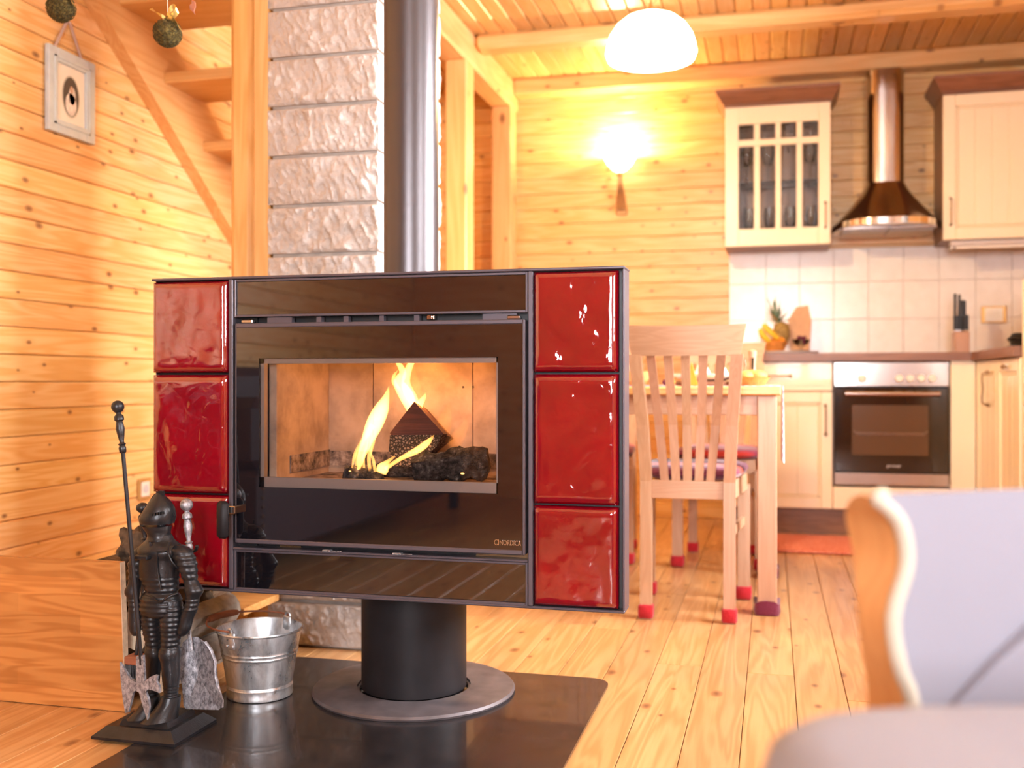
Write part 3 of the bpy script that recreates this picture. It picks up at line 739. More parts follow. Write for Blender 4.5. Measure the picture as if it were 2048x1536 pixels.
flm([(728, 936, 3), (727, 915, 4), (733, 895, 3), (737, 872, .6)], 2.176)
flm([(800, 780, 3), (789, 766, 6), (788, 752, 4), (796, 740, 1)], 2.262)
flm([(845, 905, 4), (860, 885, 8), (868, 865, 4), (872, 850, .5)], 2.24, 'flame_o')
flm([(865, 890, 14), (880, 870, 22), (890, 840, 18), (900, 805, 4)], 2.33, 'flame_o', .3)
flm([(905, 895, 14), (915, 875, 18), (930, 850, 10), (935, 830, 2)], 2.34, 'flame_o', .3)
flm([(715, 940, 8), (722, 905, 14), (742, 865, 18), (770, 812, 15), (790, 765, 8), (797, 730, 1)], 2.21, 'flame_o', .4)
flm([(842, 880, 8), (848, 850, 12), (842, 815, 14), (830, 775, 16), (822, 735, 10), (835, 712, 3)], 2.285, 'flame_o', .4)
for px_, py_, r_ in ((925, 947, .0028), (700, 942, .0018), (716, 938, .0015)):
    x, z = px2(px_, py_, 2.155); MB().sphere((x, 2.155, max(z, .531)), r_, 8, 6, (1.6, 1, .7)).build('ember', M['ember'], fire)
fl = bpy.data.lights.new('firelight', 'POINT'); fl.energy = 1.7; fl.color = (1, .42, .12); fl.shadow_soft_size = .05
flo = bpy.data.objects.new('firelight', fl); C.objects.link(flo); flo.location = (-.80, 2.275, .755)

# ------------------------------------------------------------------ hearth plate
def rounded_slab(x0, y0, x1, y1, r, z0, z1, n=8):
    pts = []
    for cx, cy, a0 in ((x1 - r, y1 - r, 0), (x0 + r, y1 - r, 90), (x0 + r, y0 + r, 180), (x1 - r, y0 + r, 270)):
        for i in range(n + 1):
            a = R(a0 + 90 * i / n); pts.append((cx + r * math.cos(a), cy + r * math.sin(a)))
    return MB().prism(pts, 'z', z0, z1)
o = rounded_slab(-1.288, 1.30, -.396, 2.572, .05, .0002, .0058).build('hearth_plate', M['plate'], None, (-.84, 1.94, 0))
tag(o, 'black steel floor plate under the stove', 'hearth plate')

# ------------------------------------------------------------------ kitchen
YK = 5.25
def bow_handle(name, a, b, out, mat, parent, r=.0042):
    a, b, out = Vector(a), Vector(b), Vector(out); d = b - a
    p = bez([a, a + out * .9 + d * .06, a + out + d * .25, a + out * .86 + d * .5, a + out + d * .75, b + out * .9 - d * .06, b], 20)
    m = MB(); m.tube(p, [r * (1.5 if i in (0, 1, 19, 20) else 1) for i in range(21)], 8)
    for q in (a, b): m.sphere(q, r * 2, 8, 6)
    return m.sm(60).build(name, mat, parent)
def panel_door(name, parent, x0, x1, z0, z1, y, boards=4, rail=.055, th=.019, axis='x', mat='cream'):
    """framed door with a beaded board panel; the face looks to -Y, or to -X when axis is 'y'"""
    d = bpy.data.objects.new(name, None); C.objects.link(d); d.parent = parent
    def bx(m, a0, d0, c0, a1, d1, c1, b):
        if axis == 'x': m.box(a0, y + d0, c0, a1, y + d1, c1, b)
        else: m.box(y + d0, a0, c0, y + d1, a1, c1, b)
    m = MB(); rr = rail
    bx(m, x0, 0, z0, x0 + rr, th, z1, .004); bx(m, x1 - rr, 0, z0, x1, th, z1, .004)
    bx(m, x0 + rr, 0, z0, x1 - rr, th, z0 + rr, .004); bx(m, x0 + rr, 0, z1 - rr, x1 - rr, th, z1, .004)
    m.build('door_frame', M[mat], d)
    m = MB(); s_ = .012
    bx(m, x0 + rr, .003, z0 + rr, x0 + rr + s_, th, z1 - rr, .005); bx(m, x1 - rr - s_, .003, z0 + rr, x1 - rr, th, z1 - rr, .005)
    bx(m, x0 + rr + s_, .003, z0 + rr, x1 - rr - s_, th, z0 + rr + s_, .005); bx(m, x0 + rr + s_, .003, z1 - rr - s_, x1 - rr - s_, th, z1 - rr, .005)
    m.build('panel_moulding', M[mat], d)
    xa, xb = x0 + rr + s_, x1 - rr - s_; bw = (xb - xa) / boards
    for i in range(boards):
        m = MB(); bx(m, xa + i * bw, .008, z0 + rr + s_, xa + (i + 1) * bw, th - .001, z1 - rr - s_, .003); m.build('panel_board', M[mat], d)
    return d
# base cabinet left of the oven
bc = thing('base_cabinet', 'cream base cabinet with drawer and panelled door left of the oven', 'cabinet', (.024, 5.5, 0))
MB().box(-.2405, YK + .02, .13, .287, 5.76, .8565).build('carcass', M['walnut_z'], bc)
panel_door('door', bc, -.2405, .285, .132, .706, YK, 4)
dw = MB().box(-.2405, YK, .711, .285, YK + .019, .8535, .004).build('drawer', M['cream'], bc)
m = MB().box(-.2, YK - .003, .735, .245, YK, .83, .0025); m.build('raised_field', M['cream'], dw)
x, z = px2(1533, 752, YK); x2, _ = px2(1581, 752, YK)
bow_handle('drawer_handle', (x, YK - .001, z), (x2, YK - .001, z), (0, -.024, 0), M['bronze'], dw)
x, z = px2(1651, 811, YK); _, zb = px2(1651, 869, YK)
bow_handle('door_handle', (x, YK - .001, zb), (x, YK - .001, z), (0, -.024, 0), M['bronze'], bc)
# oven housing, oven
oc = thing('oven_housing', 'cream base unit carrying the built-in oven', 'cabinet', (.555, 5.5, 0))
MB().box(.2875, YK + .035, .13, .8215, 5.76, .245).box(.2875, YK + .035, .245, .2915, 5.76, .8565).box(.8175, YK + .035, .245, .8215, 5.76, .8565).build('carcass', M['walnut_z'], oc)
MB().box(.2875, YK, .132, .8215, YK + .02, .243, .004).build('plinth_drawer', M['cream'], oc)
ov = thing('oven', 'built-in black glass and steel oven with five round knobs', 'oven', (.555, 5.4, .25))
ox0, ox1 = .2925, .8165
MB().box(ox0 + .004, YK + .03, .252, ox1 - .004, 5.72, .85).build('oven_body', M['blackin'], ov)
MB().box(ox0, YK - .002, .733, ox1, YK + .03, .851, .003).build('control_panel', M['steel'], ov)
od = MB().box(ox0, YK - .012, .318, ox1, YK + .03, .729, .003).build('oven_door', M['ovenglass'], ov)
xa, za = px2(1704, 810, YK - .012); xb, zb = px2(1857, 912, YK - .012)
MB().box(xa, YK - .0128, zb, xb, YK - .0118, za).build('oven_window', M['oveninside'], od)
m = MB(); zs = px2(1780, 866, YK)[1]
m.tube([(xa + .004, YK - .0145, zs + .012), (xa + .018, YK - .0145, zs), (xb - .018, YK - .0145, zs), (xb - .004, YK - .0145, zs + .012)], .0014, 6).tube([(xa + .018, YK - .0145, zs - .007), (xb - .018, YK - .0145, zs - .007)], .0012, 6)
m.build('oven_rack', M['chrome'], od)
MB().box(ox0, YK - .010, .254, ox1, YK + .03, .3155, .003).build('lower_trim', M['steel'], ov)
xa, za = px2(1690, 787, YK - .05); xb, zb = px2(1880, 787, YK - .05)
m = MB(); m.tube([(xa, YK - .05, za), (xb, YK - .05, za)], .0135, 14)
for q in (xa + .03, xb - .03): m.tube([(q, YK - .05, za), (q, YK - .011, za)], .007, 8)
m.sm().build('door_bar', M['steel'], od)
for px_ in (1724, 1798.5, 1821, 1843, 1865):
    x, z = px2(px_, 757, YK - .02)
    MB().lathe([(.0195, 0), (.0195, .012), (.017, .024), (.012, .026)], 20, M=Matrix.Translation((x, YK - .002, z)) @ Matrix.Rotation(R(90), 4, 'X')).sm().build('knob', M['whiteplastic'], ov)
x, z = px2(1773, 934, YK - .012)
text_mesh('gorenje', .021, .0003, M['greyplastic'], 'oven_lettering', od, (x, YK - .0128, z), shear=.15)
# corner filler and right wing
XWg = .935
cf = thing('corner_cabinet', 'cream corner unit between the oven and the side run', 'cabinet', (.95, 5.45, 0))
MB().box(.8225, YK, .13, XWg - .0, YK + .02, .8565, .003).build('filler_panel', M['cream'], cf)
MB().box(.8225, YK + .021, .13, 1.5, 5.76, .8565).build('carcass', M['walnut_z'], cf)
sc1 = thing('base_cabinet', 'narrow cream side cabinet with a tall bow handle next to the corner', 'cabinet', (1.2, 5.02, 0))
MB().box(XWg + .02, 4.797, .13, 1.5, YK, .8565).build('carcass', M['walnut_z'], sc1)
panel_door('door', sc1, 4.797, 5.247, .132, .8535, XWg, 3, axis='y')
a = (XWg - .001, 4.97, .775); b = (XWg - .001, 4.97, .645)
_y = 5.0
bow_handle('door_handle', (XWg - .001, _y - .03, .652), (XWg - .001, _y - .03, .80), (-.024, 0, 0), M['bronze'], sc1)
sc2 = thing('base_cabinet', 'cream side cabinet with a small knob pull beside the tall cream unit', 'cabinet', (1.2, 4.57, 0))
MB().box(XWg + .02, 4.362, .13, 1.5, 4.795, .8565).build('carcass', M['walnut_z'], sc2)
panel_door('door', sc2, 4.362, 4.794, .132, .8535, XWg, 3, axis='y')
m = MB(); m.sphere((XWg - .016, 4.58, .818), .010, 10, 8).tube([(XWg, 4.58, .818), (XWg - .012, 4.58, .818)], .005, 8).tube([(XWg - .014, 4.54, .818), (XWg - .014, 4.62, .818)], .004, 8)
m.sm().build('knob_pull', M['bronze'], sc2)
# plinths
tag(MB().box(-.2405, YK + .06, 0, .985, YK + .076, .129).box(.985, 4.362, 0, 1.0, YK + .076, .129).build('kickboard', M['walnut_x'], None, (.3, 5.3, 0)), 'brown kickboard under the cream base units', 'kickboard')
# worktop, L-shaped
pl = [(-.262, 5.225), (.912, 5.225), (.912, 4.361), (1.515, 4.361), (1.515, 5.768), (-.262, 5.768)]
m = MB().prism(pl, 'z', .8572, .8975)
tag(m.build('worktop', M['walnut_x'], None, (.6, 5.5, .857)), 'reddish brown L-shaped kitchen worktop with rounded front edge', 'worktop')
tall = thing('tall_cabinet', 'tall cream unit at the end of the side run', 'cabinet', (1.2, 4.05, 0))
MB().box(.962, 3.76, 0, 1.5, 4.358, 1.16, .008).build('carcass', M['cream'], tall)
MB().box(.942, 3.77, .02, .961, 4.352, .66, .004).build('lower_door', M['cream'], tall)
MB().box(.942, 3.77, .665, .961, 4.352, 1.155, .004).build('upper_door', M['cream'], tall)
# wall cabinets
YU = 5.47
def cornice(parent, x0, x1, z, right=True):
    o_ = .042; b = [(x0, YU - .0, z), (x1, YU - .0, z), (x1, 5.765, z), (x0, 5.765, z)]
    k = MB()
    def ring(e, zz): return [(x0 - e, YU - e, zz), (x1 + (e if right else 0), YU - e, zz), (x1 + (e if right else 0), 5.765, zz), (x0 - e, 5.765, zz)]
    k.rings([ring(.004, z), ring(.004, z + .008), ring(.02, z + .03), ring(.042, z + .064), ring(.046, z + .068), ring(.046, z + .084)])
    c_ = k.build('cornice', M['walnut_x'], parent)
    d_ = MB(); x = x0
    while x < x1 - .008: d_.box(x, YU - .014, z + .003, x + .007, YU - .003, z + .015); x += .0125
    q = d_.build('dentil_strip', M['walnut_x'], c_); q['kind'] = 'stuff'
wc = thing('glass_wall_cabinet', 'cream wall cabinet with a glazed lattice door showing glassware', 'cabinet', (.024, 5.6, 1.46))
cx0, cx1, cz0, cz1 = -.241, .288, 1.462, 2.189
m = MB(); m.box(cx0, YU + .02, cz0, cx0 + .016, 5.765, cz1).box(cx1 - .016, YU + .02, cz0, cx1, 5.765, cz1).box(cx0 + .016, YU + .02, cz0, cx1 - .016, 5.765, cz0 + .016).box(cx0 + .016, YU + .02, cz1 - .016, cx1 - .016, 5.765, cz1).box(cx0 + .016, 5.75, cz0 + .016, cx1 - .016, 5.765, cz1 - .016)
m.build('carcass', M['walnut_z'], wc)
MB().box(cx0 + .017, YU + .06, 1.80, cx1 - .017, 5.748, 1.808).build('shelf', M['glass'], wc)
cols = [(1477, 1508), (1520, 1551), (1562, 1593), (1605, 1637)]; rows = [(247, 278), (291, 458)]
XC = [tuple(px2(p, 300, YU)[0] for p in c) for c in cols]; ZR = []
for (a, b) in rows: ZR.append((px2(1560, b - 2, YU)[1], px2(1560, a - 2, YU)[1]))
gd = bpy.data.objects.new('glazed_door', None); C.objects.link(gd); gd.parent = wc
m = MB()
m.box(cx0, YU, cz0, XC[0][0], YU + .019, cz1, .003).box(XC[3][1], YU, cz0, cx1, YU + .019, cz1, .003)
m.box(XC[0][0], YU, cz0, XC[3][1], YU + .019, ZR[1][0], .003).box(XC[0][0], YU, ZR[0][1], XC[3][1], YU + .019, cz1, .003)
m.build('door_frame', M['cream'], gd)
m = MB(); m.box(XC[0][0], YU + .002, ZR[1][1], XC[3][1], YU + .016, ZR[0][0], .003)
for i in range(3): m.box(XC[i][1], YU + .002, ZR[1][0], XC[i + 1][0], YU + .016, ZR[1][1], .003).box(XC[i][1], YU + .002, ZR[0][0], XC[i + 1][0], YU + .016, ZR[0][1], .003)
m.build('muntins', M['cream'], gd)
for c in XC:
    for r_ in ZR: MB().box(c[0], YU + .008, r_[0], c[1], YU + .010, r_[1]).build('pane', M['glass'], gd)
bow_handle('door_handle', (.262, YU - .001, px2(1645, 455, YU)[1]), (.262, YU - .001, px2(1645, 405, YU)[1]), (0, -.022, 0), M['bronze'], wc, .0035)
cornice(wc, cx0, cx1, cz1)
# glassware behind the panes
def goblet(name, x, y, z, h, r, lab, mat='glass'):
    m = MB(); m.lathe([(r * .8, 0), (r * .8, .003), (.004, .006), (.004, h * .42), (r * .7, h * .5), (r, h * .72), (r * .8, h), (r * .76, h), (r * .95, h * .72), (r * .6, h * .52), (.002, h * .46)], 18, (x, y, z))
    return tag(m.sm(60).build(name, M[mat], None, (x, y, z)), lab, 'glass', 'stemware in the glazed cabinet')
gl_lab = ['wine glass on the cabinet floor behind the left pane', 'wine glass on the cabinet floor behind the second pane', 'wine glass on the cabinet floor behind the third pane', 'wine glass on the cabinet floor behind the right pane']
for i, c in enumerate(XC): goblet('wine_glass', (c[0] + c[1]) / 2 + .01, 5.60, cz0 + .017, .20, .032, gl_lab[i])
gl_lab = ['wine glass on the shelf behind the left pane', 'wine glass on the shelf behind the second pane', 'wine glass on the shelf behind the right pane']
for i, q in enumerate((0, 1, 3)): goblet('wine_glass', sum(XC[q]) / 2, 5.62, 1.809, .22, .034, gl_lab[i])
def cup(x, y, z, lab, mat, h=.05, r=.03):
    m = MB(); m.lathe([(r * .7, 0), (r * .9, h * .3), (r, h), (r * .93, h), (r * .8, h * .3), (.002, h * .1)], 18, (x, y, z))
    h_ = m.sm(60).build('cup', M[mat], None, (x, y, z)); return tag(h_, lab, 'cup', 'cups in the glazed cabinet')
cup(XC[0][0] + .02, 5.53, cz0 + .017, 'small white cup low behind the left cabinet pane', 'white')
cup(XC[1][0] + .012, 5.53, cz0 + .017, 'small white cup low behind the second cabinet pane', 'white')
cup(XC[2][0] + .03, 5.53, cz0 + .017, 'yellowish cup low behind the third cabinet pane', 'pottery', .055, .034)
wr = thing('wall_cabinet', 'cream panelled wall cabinet right of the extractor hood', 'cabinet', (1.1, 5.6, 1.46))
MB().box(.823, YU + .02, 1.462, 1.5, 5.765, 2.186).build('carcass', M['walnut_z'], wr)
panel_door('door', wr, .823, 1.355, 1.462, 2.184, YU, 5, rail=.06)
MB().box(1.357, YU, 1.462, 1.5, YU + .019, 2.184, .004).build('side_door', M['cream'], wr)
x, z = px2(1901, 450, YU); _, z2 = px2(1901, 397, YU)
bow_handle('door_handle', (x, YU - .001, z), (x, YU - .001, z2), (0, -.022, 0), M['bronze'], wr, .0035)
cornice(wr, .823, 1.47, 2.186, False)
ul = thing('cabinet_light', 'slim grey strip light under the right wall cabinet', 'light fixture', (1.1, 5.5, 1.43))
MB().box(.86, 5.49, 1.432, 1.40, 5.55, 1.4615, .006).build('housing', M['greyplastic'], ul)
m = MB(); m.tube([(.885, 5.505, 1.427), (1.38, 5.505, 1.427)], .009, 12); m.sm().build('tube', M['whiteplastic'], ul)
for x in (.868, 1.392): MB().box(x - .008, 5.49, 1.416, x + .008, 5.545, 1.4325, .002).build('end_cap', M['greyplastic'], ul)
# extractor hood
hd = thing('extractor_hood', 'stainless steel chimney hood above the oven', 'range hood', (.5645, 5.6, 1.5))
hc = .5645
def dring(hw, dep, z, n=26, pw=2.0):
    r = []
    for i in range(n + 1):
        a = math.pi * i / n
        c_, s_ = math.cos(a), math.sin(a)
        r.append((hc - hw * math.copysign(abs(c_) ** (2 / pw), c_), 5.766 - dep * abs(s_) ** (2 / pw), z))
    return r
m = MB(); m.rings([dring(.097, .25, 1.765, pw=4.2), dring(.097, .25, 2.352, pw=4.2)]); m.sm(40).build('chimney', M['steel'], hd)
m = MB(); rs = []
for i in range(9):
    t_ = i / 8; rs.append(dring(lerp(.100, .258, t_ ** 1.12), lerp(.255, .45, t_ ** 1.1), lerp(1.775, 1.567, t_ ** .92), pw=lerp(4.2, 2.9, t_)))
m.rings(rs); m.sm(40).build('canopy', M['steel'], hd)
m = MB(); m.rings([dring(.2585, .452, 1.567, pw=2.9), dring(.262, .456, 1.565, pw=2.9), dring(.262, .456, 1.534, pw=2.9), dring(.258, .450, 1.533, pw=2.9)]); m.sm(40).build('rim', M['chrome'], hd)
MB().box(hc - .22, 5.40, 1.517, hc - .002, 5.74, 1.5325, .003).build('grease_filter', M['steel'], hd)
MB().box(hc + .002, 5.40, 1.517, hc + .22, 5.74, 1.5325, .003).build('grease_filter', M['steel'], hd)
# double socket on the tiles
so = thing('wall_socket', 'gold framed double wall socket on the tiles right of the knives', 'socket', (px2(1987, 630, 5.76)[0], 5.765, px2(1987, 630, 5.76)[1]))
x0, z1 = px2(1962, 613, 5.765); x1, z0 = px2(2013, 646, 5.765)
MB().box(x0, 5.756, z0, x1, 5.7688, z1, .003).build('cover_frame', M['gold'], so)
MB().box(x0 + .018, 5.753, z0 + .008, x1 - .018, 5.7575, z1 - .008, .002).build('socket_plate', M['white'], so)
for q in (.36, .64):
    MB().lathe([(.019, 0), (.019, .002), (.016, .002), (.014, .0005)], 20, M=Matrix.Translation((lerp(x0, x1, q), 5.7532, (z0 + z1) / 2)) @ Matrix.Rotation(R(90), 4, 'X')).build('socket_outlet', M['whiteplastic'], so)
# knife block and knives
ky = 5.46; kx0, kz = px2(1906, 707, ky); kx1, _ = px2(1936, 707, ky); WZ = .8976
kz1 = px2(1920, 664, ky)[1]
tag(MB().box(kx0, ky - .05, WZ, kx1, ky + .06, kz1, .004).build('knife_block', M['beech_z'], None, ((kx0 + kx1) / 2, ky, WZ)), 'pale beech knife block on the worktop under the socket', 'knife block')
ks = [(1910, 587, 0), (1918.5, 589, 0), (1925, 600, 0), (1929, 601, 0), (1909.5, 631, -1), (1915.5, 631, -1), (1920.5, 631, -1), (1930.5, 632, -1), (1934.5, 630, -1)]
kl = ['tallest black knife at the left of the block', 'second tall black knife in the block', 'middle black knife in the back row of the block', 'rightmost black knife in the back row of the block', 'short black knife at the left of the front row', 'second short knife in the front row of the block', 'third short knife in the front row of the block', 'fourth short knife in the front row of the block', 'short knife at the right of the front row']
for (px_, py_, row), lab in zip(ks, kl):
    yy = ky + (.03 if row == 0 else -.028); x, zt = px2(px_, py_, yy)
    kn = thing('kitchen_knife', lab, 'knife', (x, yy, kz1), 'knives in the beech block')
    MB().box(x - .0062, yy - .010, kz1 + .006, x + .0062, yy + .010, zt, .003).build('handle', M['black'], kn)
    MB().box(x - .0064, yy - .0102, kz1 + .0005, x + .0064, yy + .0102, kz1 + .010, .002).build('bolster', M['chrome'], kn)
# coiled black cable on the side run
m = MB()
for k in range(5):
    rr_ = .115 - .006 * (k % 3); zz_ = WZ + .0125 + .013 * k
    m.tube([(1.14 + rr_ * math.cos(a) + .006 * math.sin(k * 2), 4.97 + rr_ * 1.2 * math.sin(a), zz_ + .004 * math.sin(3 * a + k)) for a in [2 * math.pi * i / 28 for i in range(29)]], .0075, 7)
tag(m.sm(60).build('cable_coil', M['black'], None, (1.14, 4.97, WZ)), 'black coiled cable lying on the side worktop', 'cable')
# tray with fruit on the left of the worktop
ty = 5.46
tx0 = px2(1512, 702, ty)[0]; tx1 = px2(1640, 702, ty)[0]; tcx = (tx0 + tx1) / 2
m = MB(); m.lathe([(.13, 0), (.150, .004), (.156, .014), (.152, .014), (.145, .007), (.002, .006)], 36, (tcx, ty, WZ), ey=.9)
tag(m.sm(60).build('serving_tray', M['white'], None, (tcx, ty, WZ)), 'round white tray under the fruit on the worktop', 'tray')
TZ = WZ + .0078
bx_, bz_ = px2(1548, 690, ty); bkx = bx_
m = MB(); m.lathe([(.036, 0), (.052, .02), (.064, .055), (.066, .058), (.061, .057), (.048, .022), (.002, .006)], 22, (bkx + .004, ty - .01, TZ), caps=True)
tag(m.sm(60).build('fruit_basket', M['wicker'], None, (bkx, ty, TZ)), 'small orange wicker basket on the white tray', 'basket')
def banana(name, pts, lab):
    p = bez(pts, 12); m = MB(); m.tube(p, [.004 + .0135 * math.sin(math.pi * min(1, .12 + .8 * i / 12)) ** .6 for i in range(13)], 7)
    tag(m.sm(60).build(name, M['banana'], None, pts[0]), lab, 'banana', 'bananas in the wicker basket')
P3 = lambda px_, py_, Y: (px2(px_, py_, Y)[0], Y, px2(px_, py_, Y)[1])
banana('banana', [P3(1519, 658, 5.40), P3(1527, 672, 5.40), P3(1540, 684, 5.405)], 'banana lying lowest at the left of the basket')
banana('banana', [P3(1526, 649, 5.415), P3(1538, 662, 5.415), P3(1556, 678, 5.42)], 'banana lying highest across the basket')
for k, (px_, py_, Y) in enumerate(((1548, 685, 5.452), (1562, 684, 5.46))):
    p = P3(px_, py_, Y); tag(MB().sphere(p, .024, 16, 10).sm(80).build('orange', M['orange'], None, p), ['orange at the left in the wicker basket', 'orange at the right in the wicker basket'][k], 'orange', 'oranges in the basket')
pa = thing('pineapple', 'pineapple with a tall blue-green crown leaning behind the bananas', 'pineapple', P3(1566, 668, 5.50))
c_ = Vector(P3(1563, 664, 5.51))
m = MB(); m.lathe([(.004, -.06), (.030, -.052), (.042, -.02), (.043, .01), (.035, .04), (.012, .052)], 18, c_); m.sm(60).build('fruit_body', M['pineapple'], pa)
rl = random.Random(5)
for k in range(26):
    t_ = k / 25; a = k * 2.4; el = lerp(.55, 1.35, t_); L_ = lerp(.07, .125, t_) * rl.uniform(.85, 1.15)
    base = c_ + V(-.012 - .02 * t_, 0, .045 + .025 * t_); d = V(math.cos(a) * math.cos(el) - .12, math.sin(a) * math.cos(el), math.sin(el)).normalized()
    s_ = d.cross(V(0, 0, 1)).normalized(); nrm = s_.cross(d)
    m = MB(); r5 = []
    for q in range(6):
        f = q / 5; w_ = .0085 * (1 - f) ** .7 + .0004; c5 = base + d * (L_ * f) + V(0, 0, -.018 * f * f * (1 - t_))
        r5.append([c5 - s_ * w_, c5 + nrm * (-.003 * (1 - f) - .0003), c5 + s_ * w_, c5 + nrm * .0012])
    m.rings(r5); m.build('leaf', M['leafdry'] if k in (3, 7, 12) else M['leaf'], pa)
gb = P3(1602, 697, 5.44)
m = MB(); m.lathe([(.022, 0), (.024, .004), (.006, .010), (.006, .026), (.034, .046), (.046, .066), (.043, .066), (.03, .048), (.002, .036)], 22, (gb[0], gb[1], TZ))
tag(m.sm(60).build('fruit_bowl', M['glass'], None, (gb[0], gb[1], TZ)), 'footed clear glass bowl beside the wicker basket', 'bowl')
gr = thing('grape_bunch', 'bunch of dark grapes heaped in the glass bowl', 'grapes', (gb[0], gb[1], TZ + .05))
for k in range(22):
    a = k * 2.39996; r_ = .031 * math.sqrt((k % 11) / 11); zq = TZ + .054 + .018 * (k // 11) + .006 * math.sin(k)
    MB().sphere((gb[0] + r_ * math.cos(a) * (1 - .35 * (k // 11)), gb[1] + r_ * math.sin(a) * (1 - .35 * (k // 11)), zq), .0088, 10, 6).sm(80).build('grape', M['grape'], gr)
kb = [P3(p, q, 5.60) for p, q in ((1580, 700), (1576, 640), (1592, 615), (1616, 611), (1622, 640), (1618, 700))]
m = MB(); m.rings([[(p[0], 5.57 + .0 * i, max(WZ + .001, p[2])) for i, p in enumerate(kb)], [(p[0] + .004, 5.63, max(WZ + .001, p[2] - .004)) for p in kb]])
tag(m.build('paper_bag', M['kraft'], None, (kb[0][0], 5.6, WZ)), 'kraft paper bag standing behind the fruit', 'bag')
# rug before the base units
rg = thing('rag_rug', 'coral red rag rug in front of the oven', 'rug', (.45, 4.9, 0))
m = MB().box(.02, 4.69, .0006, .90, 5.20, .011, .004); m.build('rug_body', M['rug'], rg)
m = MB(); rl = random.Random(2)
for k in range(60):
    y = 4.695 + k * .0084; m.tube([(.022, y, .006), (.0, y + rl.uniform(-.004, .004), .008), (-.022, y + rl.uniform(-.006, .006), .003)], .0028, 4)
q = m.build('fringe', M['rug'], rg); q['kind'] = 'stuff'

# ------------------------------------------------------------------ dining table and chairs
tb = thing('dining_table', 'beech dining table laid with dishes', 'table', (-.55, 3.77, 0))
TX0, TX1, TY0, TY1 = -1.16, .027, 3.40, 4.14
MB().box(TX0, TY0, .7135, TX1, TY1, .7415, .004).build('tabletop', M['stair_x'], tb)
m = MB(); m.box(TX0 + .06, TY0 + .03, .648, TX1 - .075, TY0 + .05, .713, .002); m.build('apron', M['beech_x'], tb)
MB().box(TX0 + .06, TY1 - .05, .648, TX1 - .075, TY1 - .03, .713, .002).build('apron', M['beech_x'], tb)
for x in (TX0 + .03, TX1 - .045): MB().box(x, TY0 + .08, .648, x + .02, TY1 - .08, .713, .002).build('apron', M['beech_y'], tb)
for x in (TX0 + .018, TX1 - .075):
    for y in (TY0 + .02, TY1 - .08):
        lg_ = MB().box(x, y, .001, x + .062, y + .062, .713, .003).build('leg', M['beech_z'], tb)
        m = MB(); rl = random.Random(int(x * 100 + y * 10)); rr = []
        for zz, e_ in ((.0005, .009), (.012, .012), (.03, .010), (.043, .011)):
            rr.append([(x + .031 + (.031 + e_) * math.copysign(abs(math.cos(a)) ** .5, math.cos(a)), y + .031 + (.031 + e_) * math.copysign(abs(math.sin(a)) ** .5, math.sin(a)), zz + (.006 * math.sin(3 * a) if zz > .04 else 0)) for a in [2 * math.pi * i / 20 for i in range(20)]])
        m.rings(rr); m.sm(60).build('knitted_sock', M['maroonknit'], lg_)
